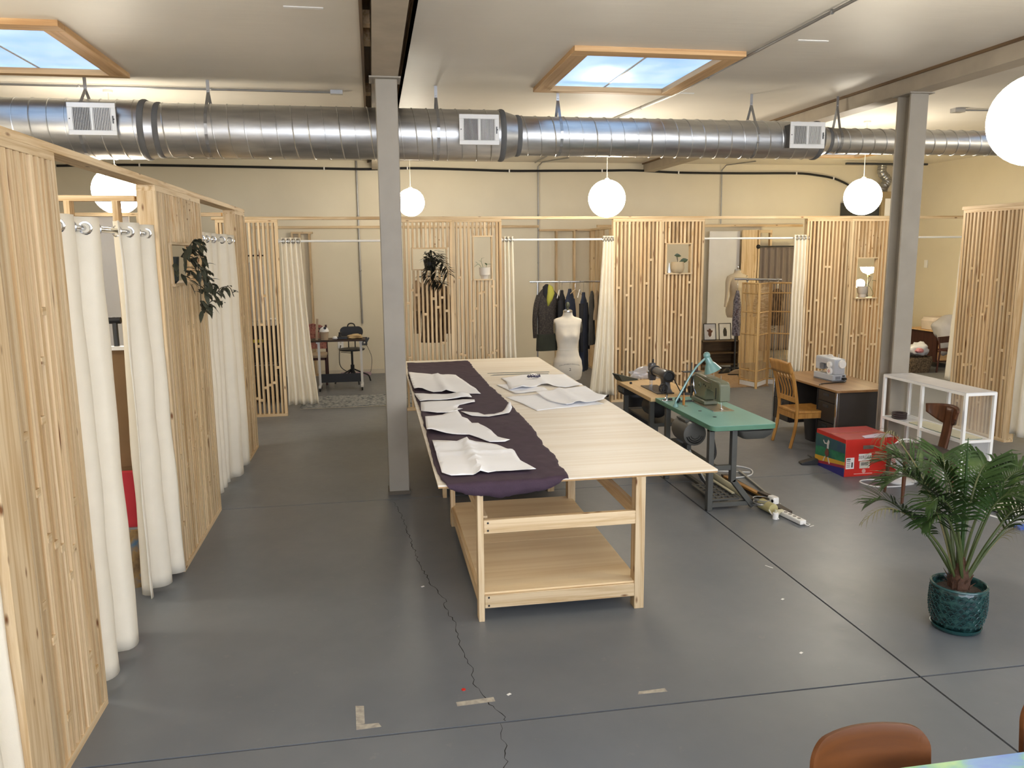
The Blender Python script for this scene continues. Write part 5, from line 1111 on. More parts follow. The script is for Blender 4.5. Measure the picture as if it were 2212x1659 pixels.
# ---------------------------------------------------------------- garments
def garment(name, label, x, y, zt, zb, w, d, rz, mat, sleeves=.0, hem=None, group='clothes on the rack', seed=1, cat='jacket', extra=None, hook=True, zhook=1.87, shmat=None):
    """cloth hung by its shoulders; local x is the shoulder line"""
    t = thing(name, label, cat, (x, y, zb), rz, group); H = zt-zb; rd = random.Random(seed)
    secs = [(0, 0, 0, w*.48, d*.9, 2.6), (0, 0, H*.12, w*.47, d*.95, 2.6), (0, 0, H*.45, w*.43, d*.9, 2.5), (0, 0, H*.75, w*.44, d*.85, 2.4), (0, 0, H*.89, w*.42, d*.6, 2.2), (0, 0, H*.95, w*.28, d*.45, 2.0), (0, 0, H, w*.12, d*.4, 2.0)]
    full = []
    for i in range(len(secs)-1):
        for k in range(4):
            tt = k/4; full.append(tuple(p+(q-p)*tt for p, q in zip(secs[i], secs[i+1])))
    full.append(secs[-1]); mb = MB(); mb.loft(full, 32)
    mb.v = [(p[0]*(1+.05*math.sin(p[2]*9+seed)), p[1]+.014*math.sin(p[0]*55+seed)*(1-p[2]/H)+.012*noise.noise((p[0]*9, p[2]*7, seed)), p[2]) for p in mb.v]
    mb.build('body', mat, t, smooth=80)
    if sleeves:
        for s in (-1, 1):
            P = [(s*w*.37, 0, H*.86), (s*w*.52, -.01, H*.70), (s*w*.60, -.02, H*(.86-sleeves*.6)), (s*w*.60, -.035, H*(.86-sleeves))]
            MB().tube(smoothpath(P, 5), [d*.75-.0012*i for i in range(16)], 12, flat=.8).build('sleeve', shmat or mat, t, smooth=80)
    if hook:
        zz = zhook-zb
        MB().tube(smoothpath([(0, 0, H-.02), (0, 0, zz-.05), (.02, 0, zz-.01), (.0, 0, zz+.018), (-.024, 0, zz-.004)], 5), .003, 6).build('hook', chrome, t)
    if extra: extra(t, H)
    return t
camo = pattern('mottled_brown_cloth', [(.35, (34, 30, 28)), (.5, (52, 45, 40)), (.62, (68, 60, 53))], 55); olive = plain('olive_cloth', (48, 50, 40), .9, var=.15)
navyc = plain('navy_cloth', (38, 44, 60), .9, var=.2); blackc = plain('black_cloth', (28, 28, 32), .9, var=.2); greyc = plain('charcoal_cloth', (76, 74, 70), .9, var=.2); tanc = plain('tan_cloth', (168, 148, 122), .9); lime = plain('lime_lining', (168, 164, 66), .8)
GR = thing('garment_rack', 'chrome garment rack hung with dark jackets behind the dress form', 'rack', (2.47, 12.6, 0))
MB().tube([(0, 0, 1.88), (1.32, 0, 1.87)], .014, 12).build('top_bar', chrome, GR)
for x in (.125, 1.24):
    MB().tube([(x, 0, .06), (x, 0, 1.88)], .012, 12).build('post', chrome, GR); MB().tube([(x, -.25, .07), (x, .25, .07)], .014, 10).build('foot_bar', chrome, GR)
    for s in (-1, 1): MB().lathe([(.001, -.012), (.03, -.012), (.03, .012), (.001, .012)], 14, (x, s*.24, .031), 'X').build('caster', rubber, GR)
MB().tube([(.125, 0, .09), (1.24, 0, .09)], .010, 8).build('base_bar', chrome, GR)
def hood(t, H):
    MB().loft([(-.02, -.055, H*.70, .012, .02), (-.0, -.075, H*.80, .05, .035), (.03, -.06, H*.90, .065, .05), (.03, -.02, H*1.0, .05, .055), (.02, 0, H*1.03, .02, .03)], 18).build('hood_lining', lime, t, smooth=80)
    MB().loft([(-.05, -.03, H*.76, .02, .02), (-.05, -.03, H*.9, .05, .04), (-.03, .0, H*1.0, .05, .05), (-.01, 0, H*1.04, .02, .03)], 18).build('hood', blackc, t, smooth=80)
    MB().loft([(.0, -.004, -.01, .20, .083, 2.6), (.0, -.004, .26, .19, .083, 2.6)], 28).build('hem_panel', olive, t, smooth=80)
garment('jacket', 'mottled brown jacket with lime hood lining, first on the rack', 2.76, 12.6, 1.80, .78, .40, .075, 14, camo, sleeves=.66, seed=2, extra=hood)
garment('jacket', 'black jacket with white hanger showing, second on the rack', 3.00, 12.6, 1.74, .55, .34, .055, 62, blackc, sleeves=.7, seed=3)
garment('jacket', 'dark navy jacket with upright collar, third on the rack', 3.13, 12.6, 1.76, .56, .36, .055, 58, navyc, sleeves=.7, seed=4)
garment('jacket', 'long dark navy coat hanging lowest on the rack', 3.36, 12.6, 1.70, .42, .34, .055, 60, navyc, sleeves=.6, seed=5, shmat=blackc)
garment('trousers', 'charcoal trousers hanging on the rack beside the long navy coat', 3.50, 12.6, 1.72, .84, .22, .03, 55, greyc, seed=6, cat='trousers')
garment('top', 'tan top hanging on the rack by the curtain', 3.58, 12.6, 1.73, 1.25, .20, .03, 55, tanc, seed=7, cat='top')
garment('skirt', 'black skirt hanging last on the rack behind the curtain', 3.66, 12.6, 1.70, .62, .26, .04, 60, blackc, seed=8, cat='skirt')
def hanger(label, x, y, z, rz, mat):
    t = thing('coat_hanger', label, 'hanger', (x, y, z), rz, 'hangers on the rack')
    MB().tube([(-.19, 0, -.15), (-.02, 0, -.03), (.02, 0, -.03), (.19, 0, -.15)], .006, 6).build('shoulder_bar', mat, t)
    MB().tube(smoothpath([(0, 0, -.03), (0, 0, .05), (.02, 0, .09), (0, 0, .115), (-.022, 0, .095)], 4), .003, 6).build('hook', chrome, t)
hanger('white hanger sticking out above the black jacket on the rack', 2.95, 12.57, 1.775, 66, white); hanger('white hanger beside the bare wooden hanger on the rack', 3.29, 12.57, 1.775, 64, white); hanger('bare wooden hanger on the rack', 3.22, 12.6, 1.775, 30, wx)
fur = pattern('brown_fur', [(.3, (48, 38, 30)), (.5, (86, 68, 52)), (.7, (124, 104, 80))], 18, stretch=(2, 2, .5), bump=.6)
cs = thing('coat_stand', 'dark coat stand behind the screen with the hanging plant', 'coat stand', (.92, 12.85, 0)); MB().tube([(0, 0, 0), (0, 0, 2.02)], .016, 10).build('pole', dkmetal, cs)
for a in (0, 120, 240): MB().bar((0, 0, .05), (.22*math.cos(R(a)), .22*math.sin(R(a)), .015), .03, .02).build('foot', dkmetal, cs)
MB().tube([(-.2, 0, 1.98), (.2, 0, 1.98)], .01, 8).build('arm', dkmetal, cs)
garment('coat', 'shaggy brown coat seen through the slats below the hanging plant', .92, 12.66, 1.95, .95, .42, .12, -14, fur, sleeves=.72, seed=9, cat='coat', group='coats behind the screen', zhook=1.97)
garment('scarf', 'pale brown scarf beside the shaggy coat behind the slats', .68, 12.66, 1.93, 1.45, .16, .06, 10, pattern('fawn_fur', [(.3, (120, 98, 74)), (.7, (168, 146, 118))], 14), seed=10, cat='scarf', group='coats behind the screen', zhook=1.97)
# ---------------------------------------------------------------- dress form bay
lin2 = plain('cream_linen', (206, 192, 168), .85, var=.03)
d2 = thing('dress_form', 'tall linen dress form with arms behind the bamboo screen', 'dress form', (6.97, 14.6, 0), 12)
o = torso(d2, lin2); o.location = (0, 0, 1.06); o.scale = (1.0, 1.0, .95)
MB().lathe([(.066, 1.965), (.06, 1.985), (.02, 1.99), (.012, 2.0), (.02, 2.03), (.012, 2.06), (.001, 2.065)], 20).build('neck_cap', chrome, d2)
for s in (-1, 1): MB().tube(smoothpath([(s*.17, 0, 1.84), (s*.215, .0, 1.74), (s*.235, -.01, 1.58), (s*.26, -.02, 1.42), (s*.285, -.03, 1.27)], 5), [.055, .058, .058, .056, .053, .05, .048, .046, .044, .042, .04, .038, .036, .034, .032, .031, .03, .029, .028, .027, .026], 14).build('arm', lin2, d2, smooth=80)
MB().tube([(0, 0, .06), (0, 0, 1.08)], .02, 12).build('pole', dkmetal, d2)
for a in (45, 135, 225, 315): MB().bar((0, 0, .06), (.26*math.cos(R(a)), .26*math.sin(R(a)), .05), .05, .03).build('base_foot', dkmetal, d2)
for a in (45, 135, 225, 315): MB().lathe([(.001, -.015), (.035, -.015), (.035, .015), (.001, .015)], 14, (.26*math.cos(R(a)), .26*math.sin(R(a)), .036), 'X').build('caster', rubber, d2)
floral = pattern('floral_print', [(.25, (44, 44, 54)), (.42, (92, 90, 104)), (.52, (150, 146, 158)), (.62, (70, 60, 70)), (.75, (124, 104, 110))], 22)
garment('floral_dress', 'dark floral dress hanging at the left end of the bamboo screen', 6.57, 13.74, 1.62, .80, .26, .07, 70, floral, seed=12, cat='dress', group='clothes in the dress form bay', zhook=1.80)
g2 = thing('garment_rack', 'grey pipe garment rack whose bar shows over the bamboo screen', 'rack', (6.70, 13.6, 0))
MB().tube([(-.19, .155, 1.835), (.60, -.1, 1.815)], .02, 12).build('top_bar', galv, g2)
for x, y in ((.03, .085), (.53, -.08)):
    MB().tube([(x, y, .02), (x, y, 1.83)], .015, 12).build('post', galv, g2); MB().box(x-.03, x+.03, y-.22, y+.22, 0, .02).build('foot_plate', galv, g2); MB().sphere((x, y, 1.82), .03, 12, 8).build('elbow', galv, g2)
garment('shirt', 'pale striped garment glimpsed through the bamboo slats', 7.02, 13.5, 1.70, .85, .36, .07, -10, pattern('striped_shirt', [(.4, (200, 190, 170)), (.5, (70, 58, 48)), (.6, (206, 196, 178))], 8, stretch=(1, 1, 6)), seed=13, cat='shirt', group='clothes in the dress form bay', sleeves=.5, zhook=1.82)
garment('shirt', 'dark brown garment glimpsed through the right bamboo panel', 7.18, 13.42, 1.66, 1.0, .3, .06, -10, fur, seed=14, cat='shirt', group='clothes in the dress form bay', zhook=1.81)
bam = wood('bamboo', (204, 170, 116), (178, 140, 86), 'Z', ring=9, knots=False, var=.08)
bs = thing('folding_screen', 'three panel bamboo folding screen in the dress form bay', 'folding screen', (6.29, 12.98, 0))
corners = [(0, 0), (.115, -.42), (.47, -.10), (.86, -.38)]
for k, ((xa, ya), (xb, yb)) in enumerate(zip(corners, corners[1:])):
    pn = thing_part('screen_panel', bs); A, B = Vector((xa, ya, 0)), Vector((xb, yb, 0)); L_ = (B-A).length; pn.location = A; pn.rotation_euler = (0, 0, math.atan2(yb-ya, xb-xa))
    for x in (.016, L_-.016): MB().tube([(x, 0, 0), (x, 0, 1.80)], .015, 10).build('pole', bam, pn)
    for z in (.12, .30, .92, 1.30, 1.62, 1.79): MB().tube([(.016, 0, z), (L_-.016, 0, z)], .011 if z < 1.7 else .014, 8).build('cross_rail', bam, pn)
    cn = MB(); n_ = int(L_/(.02 if k == 0 else .042))
    for i in range(n_): x = .04+(L_-.08)*i/(n_-1); cn.tube([(x, .0, .12), (x, .0, 1.78)], .0042, 5)
    o = cn.build('cane_infill', bam, pn); o['kind'] = 'stuff'
    MB().box(.03, L_-.03, -.006, .006, .03, .105).build('kick_board', board, pn)
shf = thing('low_shelf', 'low open wooden shelf under the two framed prints', 'shelf', (6.33, 14.72, 0)); umber = wood('umber_board', (104, 84, 60), (82, 64, 44), 'X', knots=False)
for z in (.10, .33, .57): MB().box(0, .78, 0, .30, z, z+.02).build('shelf_board', umber, shf)
for x in (0, .76): MB().box(x, x+.02, 0, .30, 0, .59).build('side', umber, shf)
MB().box(.02, .76, .29, .30, .1, .57).build('back_panel', umber, shf)
paperw = plain('print_paper', (226, 226, 226), .7)
for i, x in enumerate((6.56, 6.88)):
    fr = thing('framed_print', ('left framed print of a brown garment on the low shelf', 'right framed print of a dark garment on the low shelf')[i], 'picture', (x, 14.86, .592), 0, 'framed prints'); M_ = Matrix.Rotation(R(-9), 4, 'X')
    for q in ((-.13, -.118, 0, .33), (.118, .13, 0, .33), (-.118, .118, 0, .012), (-.118, .118, .318, .33)): MB().box(q[0], q[1], -.008, .008, q[2], q[3]).xf(M_).build('frame_bar', black, fr)
    MB().box(-.119, .119, -.001, .003, .011, .319).xf(M_).build('print', paperw, fr)
    fig = [(-.02, .08), (.0, .06), (.03, .09), (.035, .14), (.06, .17), (.055, .20), (.03, .19), (.02, .225), (-.015, .23), (-.025, .20), (-.06, .205), (-.055, .175), (-.03, .165), (-.035, .11)] if i == 0 else [(-.03, .07), (.035, .07), (.04, .16), (.03, .21), (.012, .225), (.03, .24), (-.03, .24), (-.012, .225), (-.03, .21), (-.04, .16)]
    MB().prism(fig, -.003, -.001, 'Y').xf(M_).build('printed_figure', plain('figure_umber' if i == 0 else 'figure_ink', (104, 70, 54) if i == 0 else (62, 58, 54), .8), fr)
tag(MB().box(5.55, 6.75, 12.75, 15.1, 0, .012).build('rug', pattern('fawn_rug', [(.3, (150, 122, 92)), (.7, (176, 148, 116))], 25, rough=1.0)), 'plain fawn rug on the floor of the dress form bay', 'rug')
for i, (x, y, m_) in enumerate(((6.62, 14.3, black), (6.72, 14.05, tanc))):
    t = thing('shoe', ('black shoe on the floor before the low shelf', 'tan shoe on the floor left of the bamboo screen')[i], 'shoe', (x, y, .012 if y < 15 else 0), 200-30*i, 'shoes on the rug')
    MB().loft([(0, 0, 0, .13, .045, 3), (0, 0, .02, .13, .045, 3)], 20).build('sole', rubber, t); MB().loft([(0, 0, .02, .128, .043, 2.6), (-.02, 0, .06, .10, .04, 2.4), (-.06, 0, .10, .055, .034, 2)], 20).build('upper', m_, t)
greycl = plain('taupe_curtain_cloth', (132, 120, 112), .9, var=.04)
curtain('taupe grey curtain on a black rod at the back of the dress form bay', 'X', (7.93, 8.75), (7.95, 8.8), 2.40, .25, 6, .03, 31, (15.6, 0), mat=greycl, rings=False)
rod('black curtain rod with ball end holding the taupe grey curtain', (7.88, 15.6, 2.42), (8.85, 15.6, 2.42), .014, black)
MB_ = MB().sphere((0, 0, 0), .045, 14, 10).build('ball_finial', black, bpy.data.objects[[o.name for o in bpy.data.objects if o.name.startswith('curtain_rod')][-1]])
# ---------------------------------------------------------------- desk bay behind the left column
grn = wood('dark_desk_top', (70, 50, 38), (50, 36, 28), 'X', knots=False)
rt = thing('rolling_table', 'white legged rolling table with a dark top in the desk bay', 'table', (-1.10, 13.9, 0))
MB().box(0, .93, -.02, .42, .865, .89).build('table_top', grn, rt, bev=.003); MB().box(.15, .83, .20, .22, .13, .28).build('stretcher_panel', black, rt)
for x in (.13, .85):
    MB().box(x-.02, x+.02, .19, .23, .06, .865).build('leg', white, rt); MB().box(x-.022, x+.022, .01, .41, .06, .09).build('foot_rail', white, rt); MB().box(x-.03, x+.03, .02, .40, .835, .865).build('top_bracket', white, rt)
    for y in (.04, .38): MB().lathe([(.001, -.012), (.03, -.012), (.03, .012), (.001, .012)], 14, (x, y, .031), 'X').build('caster', rubber, rt)
MB().bar((.95, .2, .83), (.99, .2, .90), .06, .03).build('clamp', dkmetal, rt)
sw = thing('swivel_chair', 'black swivel chair with handle in its back, desk bay', 'chair', (-.43, 14.85, 0))
MB().lathe([(.22, .60), (.235, .612), (.235, .625), (.20, .635), (.001, .64)], 28).build('seat', black, sw); MB().tube([(0, 0, .30), (0, 0, .60)], .02, 12).build('column', black, sw); MB().tube([(0, 0, .10), (0, 0, .33)], .035, 14).build('sleeve', black, sw)
for a in (20, 110, 200, 290): MB().tube(smoothpath([(0, 0, .26), (.18*math.cos(R(a)), .18*math.sin(R(a)), .17), (.30*math.cos(R(a)), .30*math.sin(R(a)), .11), (.34*math.cos(R(a)), .34*math.sin(R(a)), .0)], 4), .014, 8).build('leg', black, sw)
MB().tube([(.16*math.cos(a), .16*math.sin(a), .14) for a in [2*math.pi*i/24 for i in range(24)]], .008, 6, True).build('foot_ring', black, sw)
for x in (-.06, .06): MB().tube([(x, .17, .60), (x, .20, .86)], .011, 8).build('back_post', black, sw)
bk = MB(); bk.prism(rounded(-.21, .21, .82, 1.02, .09, (1, 1, 1, 1)), .19, .21, 'Y'); bk.build('backrest', black, sw, bev=.004)
MB().tube(smoothpath([(-.07, .2, 1.01), (-.05, .2, 1.06), (0, .2, 1.078), (.05, .2, 1.06), (.07, .2, 1.01)], 4), .012, 8).build('back_handle', black, sw)
MB().tube([(-.2, 0, .57), (-.02, -.02, .55)], .006, 6).build('lever', black, sw)
rc = thing('upholstered_chair', 'chair with a red floral back at the left end of the desk bay', 'chair', (-1.13, 14.85, 0)); mah = wood('mahogany', (72, 38, 30), (52, 26, 20), 'Z', knots=False); redf = pattern('red_floral_cloth', [(.3, (128, 60, 56)), (.5, (160, 110, 96)), (.7, (104, 50, 46))], 30)
for x in (-.24, .24):
    MB().box(x-.018, x+.018, .20, .236, 0, 1.06).build('rear_leg', mah, rc); MB().box(x-.018, x+.018, -.23, -.19, 0, .50).build('front_leg', mah, rc)
MB().prism([(-.24, .62), (.24, .62), (.24, 1.00), (.14, 1.06), (0, 1.09), (-.14, 1.06), (-.24, 1.00)], .19, .24, 'Y').build('backrest', redf, rc, bev=.01); MB().box(-.25, .25, -.24, .24, .50, .56).build('seat', tanc, rc, bev=.015); MB().box(-.24, .24, -.23, .22, .46, .50).build('seat_rail', mah, rc)
TT = .891
t = thing('ice_bucket', 'tan tub with a white lid and scissors in it on the rolling table', 'tub', (-.86, 14.02, TT)); MB().lathe([(.065, 0), (.07, .10), (.075, .14)], 22).build('tub', tanc, t); MB().lathe([(.082, .14), (.08, .16), (.06, .20), (.02, .225), (.001, .23)], 22).build('lid', white, t); MB().lathe([(.025, -.085), (.02, -.07)], 14, (.02, 0, .21), 'Y').build('spout', black, t)
t = thing('scissors', 'black handled scissors standing behind the white lidded tub', 'scissors', (-.96, 14.08, TT)); MB().tube([(0, 0, 0), (.02, 0, .12)], .008, 6).build('blade', chrome, t)
for s in (-.03, .03): MB().tube([(.02+s+.03*math.cos(a), 0, .17+.035*math.sin(a)) for a in [2*math.pi*i/14 for i in range(14)]], .008, 6, True).build('handle', black, t)
tag(MB().bar((-.99, 14.0, TT), (-.97, 14.06, TT+.36), .04, .008).build('wooden_ruler', tanc), 'upright wooden ruler at the left end of the rolling table', 'ruler')
blob('crumpled_cloth', (-.35, 14.05, TT+.035), .14, .08, .045, 6, plain('straw_cloth', (186, 160, 116), .9), .4, label='crumpled straw coloured cloth on the right end of the rolling table', cat='cloth')
blob('white_ball', (-.68, 14.02, TT+.025), .05, .04, .03, 8, white, .2, label='small white bundle in the middle of the rolling table', cat='bundle')
t = thing('small_machine', 'small black overlocker on the rolling table', 'machine', (-.57, 14.05, TT)); MB().box(-.08, .10, -.05, .05, 0, .045).build('base', black, t, bev=.006); MB().loft([(-.03, 0, .045, .03, .03), (-.03, 0, .09, .02, .02), (-.02, 0, .12, .03, .02)], 12).build('post', black, t)
rugm = pattern('faded_grey_rug', [(.32, (70, 76, 84)), (.46, (128, 130, 130)), (.56, (160, 160, 156)), (.7, (92, 98, 106))], 16, rough=1.0, detail=6)
rg = thing('rug', 'faded grey patterned rug at the desk bay opening', 'rug', (-.40, 12.9, 0))
MB().grid(lambda u, v: (-.78+1.9*u, -.50+1.02*v, .010+.004*math.sin(9*u)*math.sin(7*v)), 30, 14).build('pile', rugm, rg, thick=.008); MB().box(-.78, 1.12, -.53, -.50, .002, .008).build('fringe', plain('rug_fringe', (176, 170, 156), .95), rg)
for i, (x, z) in enumerate(((-.67, .60), (-.21, .65))):
    t = thing('wall_outlet', ('white wall outlet left of the swivel chair', 'dark plugged wall box behind the swivel chair')[i], 'outlet', (x, 15.9, z), 0, 'wall outlets'); MB().box(-.055, .055, -.012, 0, -.08, .08).build('plate', white if i == 0 else dkmetal, t, bev=.002)
    for s in (-.03, .03): MB().lathe([(.018, -.013), (.018, -.016)], 12, (0, 0, s), 'Y').build('socket', plain('socket_ivory', (216, 210, 196), .5) if i == 0 and s < 0 else MATS['socket_ivory'], t)
t = thing('extension_lead', 'lilac extension strip with a hanging cord on the back wall floor', 'power strip', (-.40, 15.72, 0)); MB().box(-.28, .30, -.04, .04, 0, .06).build('strip', plain('lilac_plastic', (176, 150, 160), .5), t); MB().tube(smoothpath([(-.27, .15, .58), (-.30, .05, .40), (-.28, 0, .18), (-.12, -.0, .05)], 5), .008, 6).build('cord', black, t); MB().tube(smoothpath([(.22, .15, .60), (.32, .0, .35), (.30, -.02, .1), (.26, -.02, .05)], 5), .005, 6).build('thin_cord', greyc, t)
# behind the far left screen
bk_ = thing('shelf_unit', 'dark shelf unit behind the far left slatted screen', 'shelf', (-2.02, 13.0, 0)); 
for x in (0, .52): MB().box(x, x+.025, 0, .38, 0, 1.24).build('side', black, bk_)
for z in (.03, .42, .82, 1.22): MB().box(.025, .52, 0, .38, z, z+.02).build('shelf_board', black, bk_)
MB().box(.025, .52, .37, .38, .05, 1.22).build('back_panel', black, bk_)
t = thing('storage_box', 'white storage box on top of the dark shelf behind the slats', 'box', (-1.74, 13.2, 1.24)); MB().box(-.20, .20, -.15, .15, 0, .08).build('body', white, t, bev=.006); MB().box(-.21, .21, -.16, .16, .08, .1).build('lid', white, t, bev=.004)
MB().box(.12, .28, -.012, -.002, .98, 1.03).build('yellow_label', plain('yellow_label', (196, 184, 60), .6), bk_, label='yellow label')
t = thing('clear_tub', 'clear tub on the lower board of the dark shelf', 'tub', (-1.74, 13.2, .442)); MB().loft([(0, 0, 0, .18, .13, 5), (0, 0, .16, .2, .15, 5)], 24).build('tub', greyc, t); MB().loft([(0, 0, .16, .205, .155, 5), (0, 0, .18, .205, .155, 5)], 24).build('lid', clear, t)
garment('white_garment', 'white garment hanging behind the far left slatted screen', -1.78, 12.9, 2.28, 1.34, .30, .06, 0, plain('white_cotton', (222, 220, 218), .9), seed=20, cat='garment', group='clothes behind the far left screen', zhook=2.34)
rod('black rod with the white garment behind the far left screen', (-2.3, 12.9, 2.335), (-1.62, 12.9, 2.335), .012, black)
# ---------------------------------------------------------------- bay behind the right column
tag(MB().box(10.2, 11.1, 15.84, 15.88, .98, 1.09).build('wooden_rail', sky_w), 'orange wooden rail on the back wall right of the column', 'rail')
tag(MB().bar((11.35, 15.6, .0), (11.5, 15.8, 1.25), .12, .02).build('leaning_board', wz), 'pale board leaning on the wall behind the blanket', 'board')
wd_ = thing('writing_desk', 'small wooden desk with drawers under the grey blanket', 'desk', (10.95, 14.0, 0), 0)
MB().box(-.06, .60, -.02, .9, .72, .745).build('desk_top', sky_w, wd_); MB().box(0, .55, .02, .86, .12, .72).build('carcass', mah, wd_)
for i in range(3): d_ = MB().box(.04, .51, -.0, .02, .15+.19*i, .32+.19*i).build('drawer', sky_w, wd_); MB().sphere((.275, -.012, .235+.19*i), .014, 10, 8).build('knob', mah, d_)
bl_ = MB().sphere((0, 0, 0), 1, 30, 18); vv = []
for p in bl_.v:
    k = 1+.16*noise.noise((p[0]*2, p[1]*2+4, p[2]*2)); x, y, z = p[0]*.34*k, p[1]*.30*k, p[2]*.24*k
    if p[1] < -.1 and z < .05: z -= (.05-z)*1.1*max(0, .7-p[0]); y -= .05
    vv.append((11.17+x, 13.95+y, .82+z))
bl_.v = vv; tag(bl_.build('blanket', plain('grey_blanket', (172, 170, 174), .95, var=.06, bump=.3, bscale=40), smooth=80), 'grey blanket heaped over the desk behind the right column', 'blanket')
tag(MB().loft([(11.22, 14.34, .75, .28, .24, 4), (11.22, 14.34, .92, .30, .26, 4), (11.22, 14.34, .99, .26, .22, 4)], 24).build('cushion', plain('cream_cushion', (206, 192, 178), .9)), 'cream folded bedding on the desk under the grey blanket', 'bedding')
dc = thing('wooden_chair', 'dark wooden chair pushed under the blanket covered desk', 'chair', (10.85, 13.40, 0), 20)
MB().box(-.2, .2, -.2, .2, .42, .46).build('seat', mah, dc)
for x in (-.17, .17):
    for y in (-.17, .17): MB().tube([(x*1.15, y*1.15, 0), (x, y, .42)], .018, 8).build('leg', mah, dc)
    MB().tube([(x, .18, .46), (x, .22, .68)], .016, 8).build('back_post', mah, dc)
MB().box(-.18, .18, .2, .22, .56, .68).build('back_rail', mah, dc)
wk = thing('wicker_basket', 'dark wicker basket on the floor behind the shelf unit', 'basket', (10.28, 13.75, 0)); MB().loft([(0, 0, 0, .26, .22, 3), (0, 0, .22, .30, .26, 3), (0, 0, .30, .29, .25, 3), (0, 0, .29, .27, .23, 3), (0, 0, .04, .24, .2, 3)], 28).build('basket', pattern('wicker', [(.35, (52, 42, 34)), (.6, (108, 92, 72))], 40, bump=.8), wk)
blob('plastic_bag', (10.36, 13.78, .42), .20, .15, .14, 11, plain('white_poly', (206, 208, 216), .3), .35, label='white and pink plastic bag heaped in the dark basket', cat='bag')
blob('pink_wrapper', (10.28, 13.62, .42), .08, .05, .05, 13, plain('pink_wrapper', (196, 130, 140), .5), .3, label='pink wrapper on the white plastic bag', cat='wrapper')
tag(MB().lathe([(.001, .0), (.09, .0), (.11, .03), (.10, .032), (.001, .02)], 24).xf(Matrix.Translation((10.25, 13.93, .36)) @ Matrix.Rotation(R(70), 4, 'X')).build('grey_bowl', greyc), 'round grey bowl tipped up behind the plastic bag', 'bowl')
t = thing('light_switch', 'white light switch on the wall right of the right column', 'switch', (11.59, 15.35, 2.03)); MB().box(-.012, 0, -.05, .05, -.08, .08).build('plate', white, t, bev=.002); MB().box(-.02, -.012, -.012, .012, -.03, .03).build('toggle', white, t)
lampe = emit('torchiere_bowl', (255, 234, 184), 110.0)
fl_ = thing('floor_lamp', 'torchiere floor lamp seen through the lamp lit window', 'lamp', (9.02, 13.5, 0)); MB().lathe([(.12, 0), (.13, .02), (.02, .04)], 20).build('base', black, fl_); MB().tube([(0, 0, .03), (0, 0, 1.86)], .012, 8).build('pole', black, fl_); MB().lathe([(.015, 1.84), (.03, 1.88), (.001, 1.90)], 14).build('stem_cup', plain('brass', (150, 110, 50), .3, metal=1), fl_); MB().lathe([(.03, 1.90), (.09, 1.925), (.13, 1.97), (.145, 2.02), (.138, 2.02), (.12, 1.975), (.03, 1.91)], 24).build('bowl', lampe, fl_)
f2 = thing('floor_lamp', 'small bright globe lamp on a pole behind the white pot', 'lamp', (8.83, 13.45, 0)); MB().lathe([(.11, 0), (.12, .02), (.02, .04)], 20).build('base', black, f2); MB().tube([(0, 0, .03), (0, 0, 1.64)], .010, 8).build('pole', black, f2); MB().sphere((0, 0, 1.72), .085, 20, 14).build('globe', lampe, f2)
# ---------------------------------------------------------------- through the gap of the left curtains
bp_ = thing('display_board', 'brown board with a white top edge seen between the left curtains', 'board', (-2.1, 5.93, .86)); MB().box(0, .5, 0, .02, 0, .84).build('panel', plain('kraft_board', (126, 98, 66), .85), bp_); MB().box(0, .5, -.02, .05, .84, .865).build('edge', white, bp_); MB().box(0, .5, .005, .015, -.86, 0).build('rear_leg', kraft if False else MATS['kraft_board'], bp_)
t = thing('bar_end', 'black handle poking out above the brown board', 'handle', (-1.79, 5.96, 1.725)); MB().tube([(0, 0, 0), (0, 0, .17)], .018, 10).build('post', dkmetal, t); MB().tube([(-.05, 0, .18), (.04, 0, .18)], .024, 10).build('grip', black, t)
tag(MB().loft([(-1.80, 5.86, .44, .12, .03, 4), (-1.80, 5.86, .62, .13, .04, 4), (-1.80, 5.86, .84, .12, .03, 4)], 20).build('red_bag', plain('red_felt', (186, 48, 58), .85)), 'red cushion seen low between the left curtains', 'cushion')
tag(MB().loft([(-1.80, 5.86, .425, .13, .05, 3), (-1.8, 5.86, .44, .13, .05, 3)], 18).build('tray', galv), 'grey tray edge under the red cushion', 'tray')
tag(MB().loft([(-1.80, 5.84, 0, .14, .06, 3), (-1.80, 5.84, .2, .15, .07, 3), (-1.80, 5.84, .425, .13, .05, 3)], 20).build('print_bag', pattern('ochre_blue_print', [(.35, (70, 110, 140)), (.5, (150, 122, 78)), (.65, (110, 88, 60))], 9)), 'ochre and blue printed bag on the floor between the left curtains', 'bag')
# ---------------------------------------------------------------- plants in the windows
leafd = plain('dark_leaf', (64, 66, 52), .5, var=.3, scale=10, spec=.3); leafg = plain('fresh_leaf', (70, 104, 56), .45, var=.2); leafp = plain('purple_leaf', (70, 56, 60), .45, var=.2); stalk = plain('stalk', (62, 58, 44), .6)
def leaf_into(mb, p, d, ln, wd, droop=.25, up=(0, 0, 1)):
    p = Vector(p); d = Vector(d).normalized(); s = d.cross(Vector(up)); s = s.normalized() if s.length > .05 else Vector((1, 0, 0)); n = s.cross(d)
    pts = []
    for t, w_ in ((0, .05), (.25, .75), (.5, 1.0), (.75, .7), (1.0, .02)):
        c = p+d*ln*t+Vector((0, 0, -1))*ln*droop*t*t; pts += [c-s*wd*w_/2+n*wd*.12*w_, c, c+s*wd*w_/2+n*wd*.12*w_]
    mb.add(pts, [f for i in range(4) for f in ((3*i, 3*i+1, 3*i+4, 3*i+3), (3*i+1, 3*i+2, 3*i+5, 3*i+4))])
def leafparts(parent, mat, specs, name='leaf'):
    for sp_ in specs: mb = MB(); leaf_into(mb, *sp_); mb.build(name, mat, parent, smooth=80)
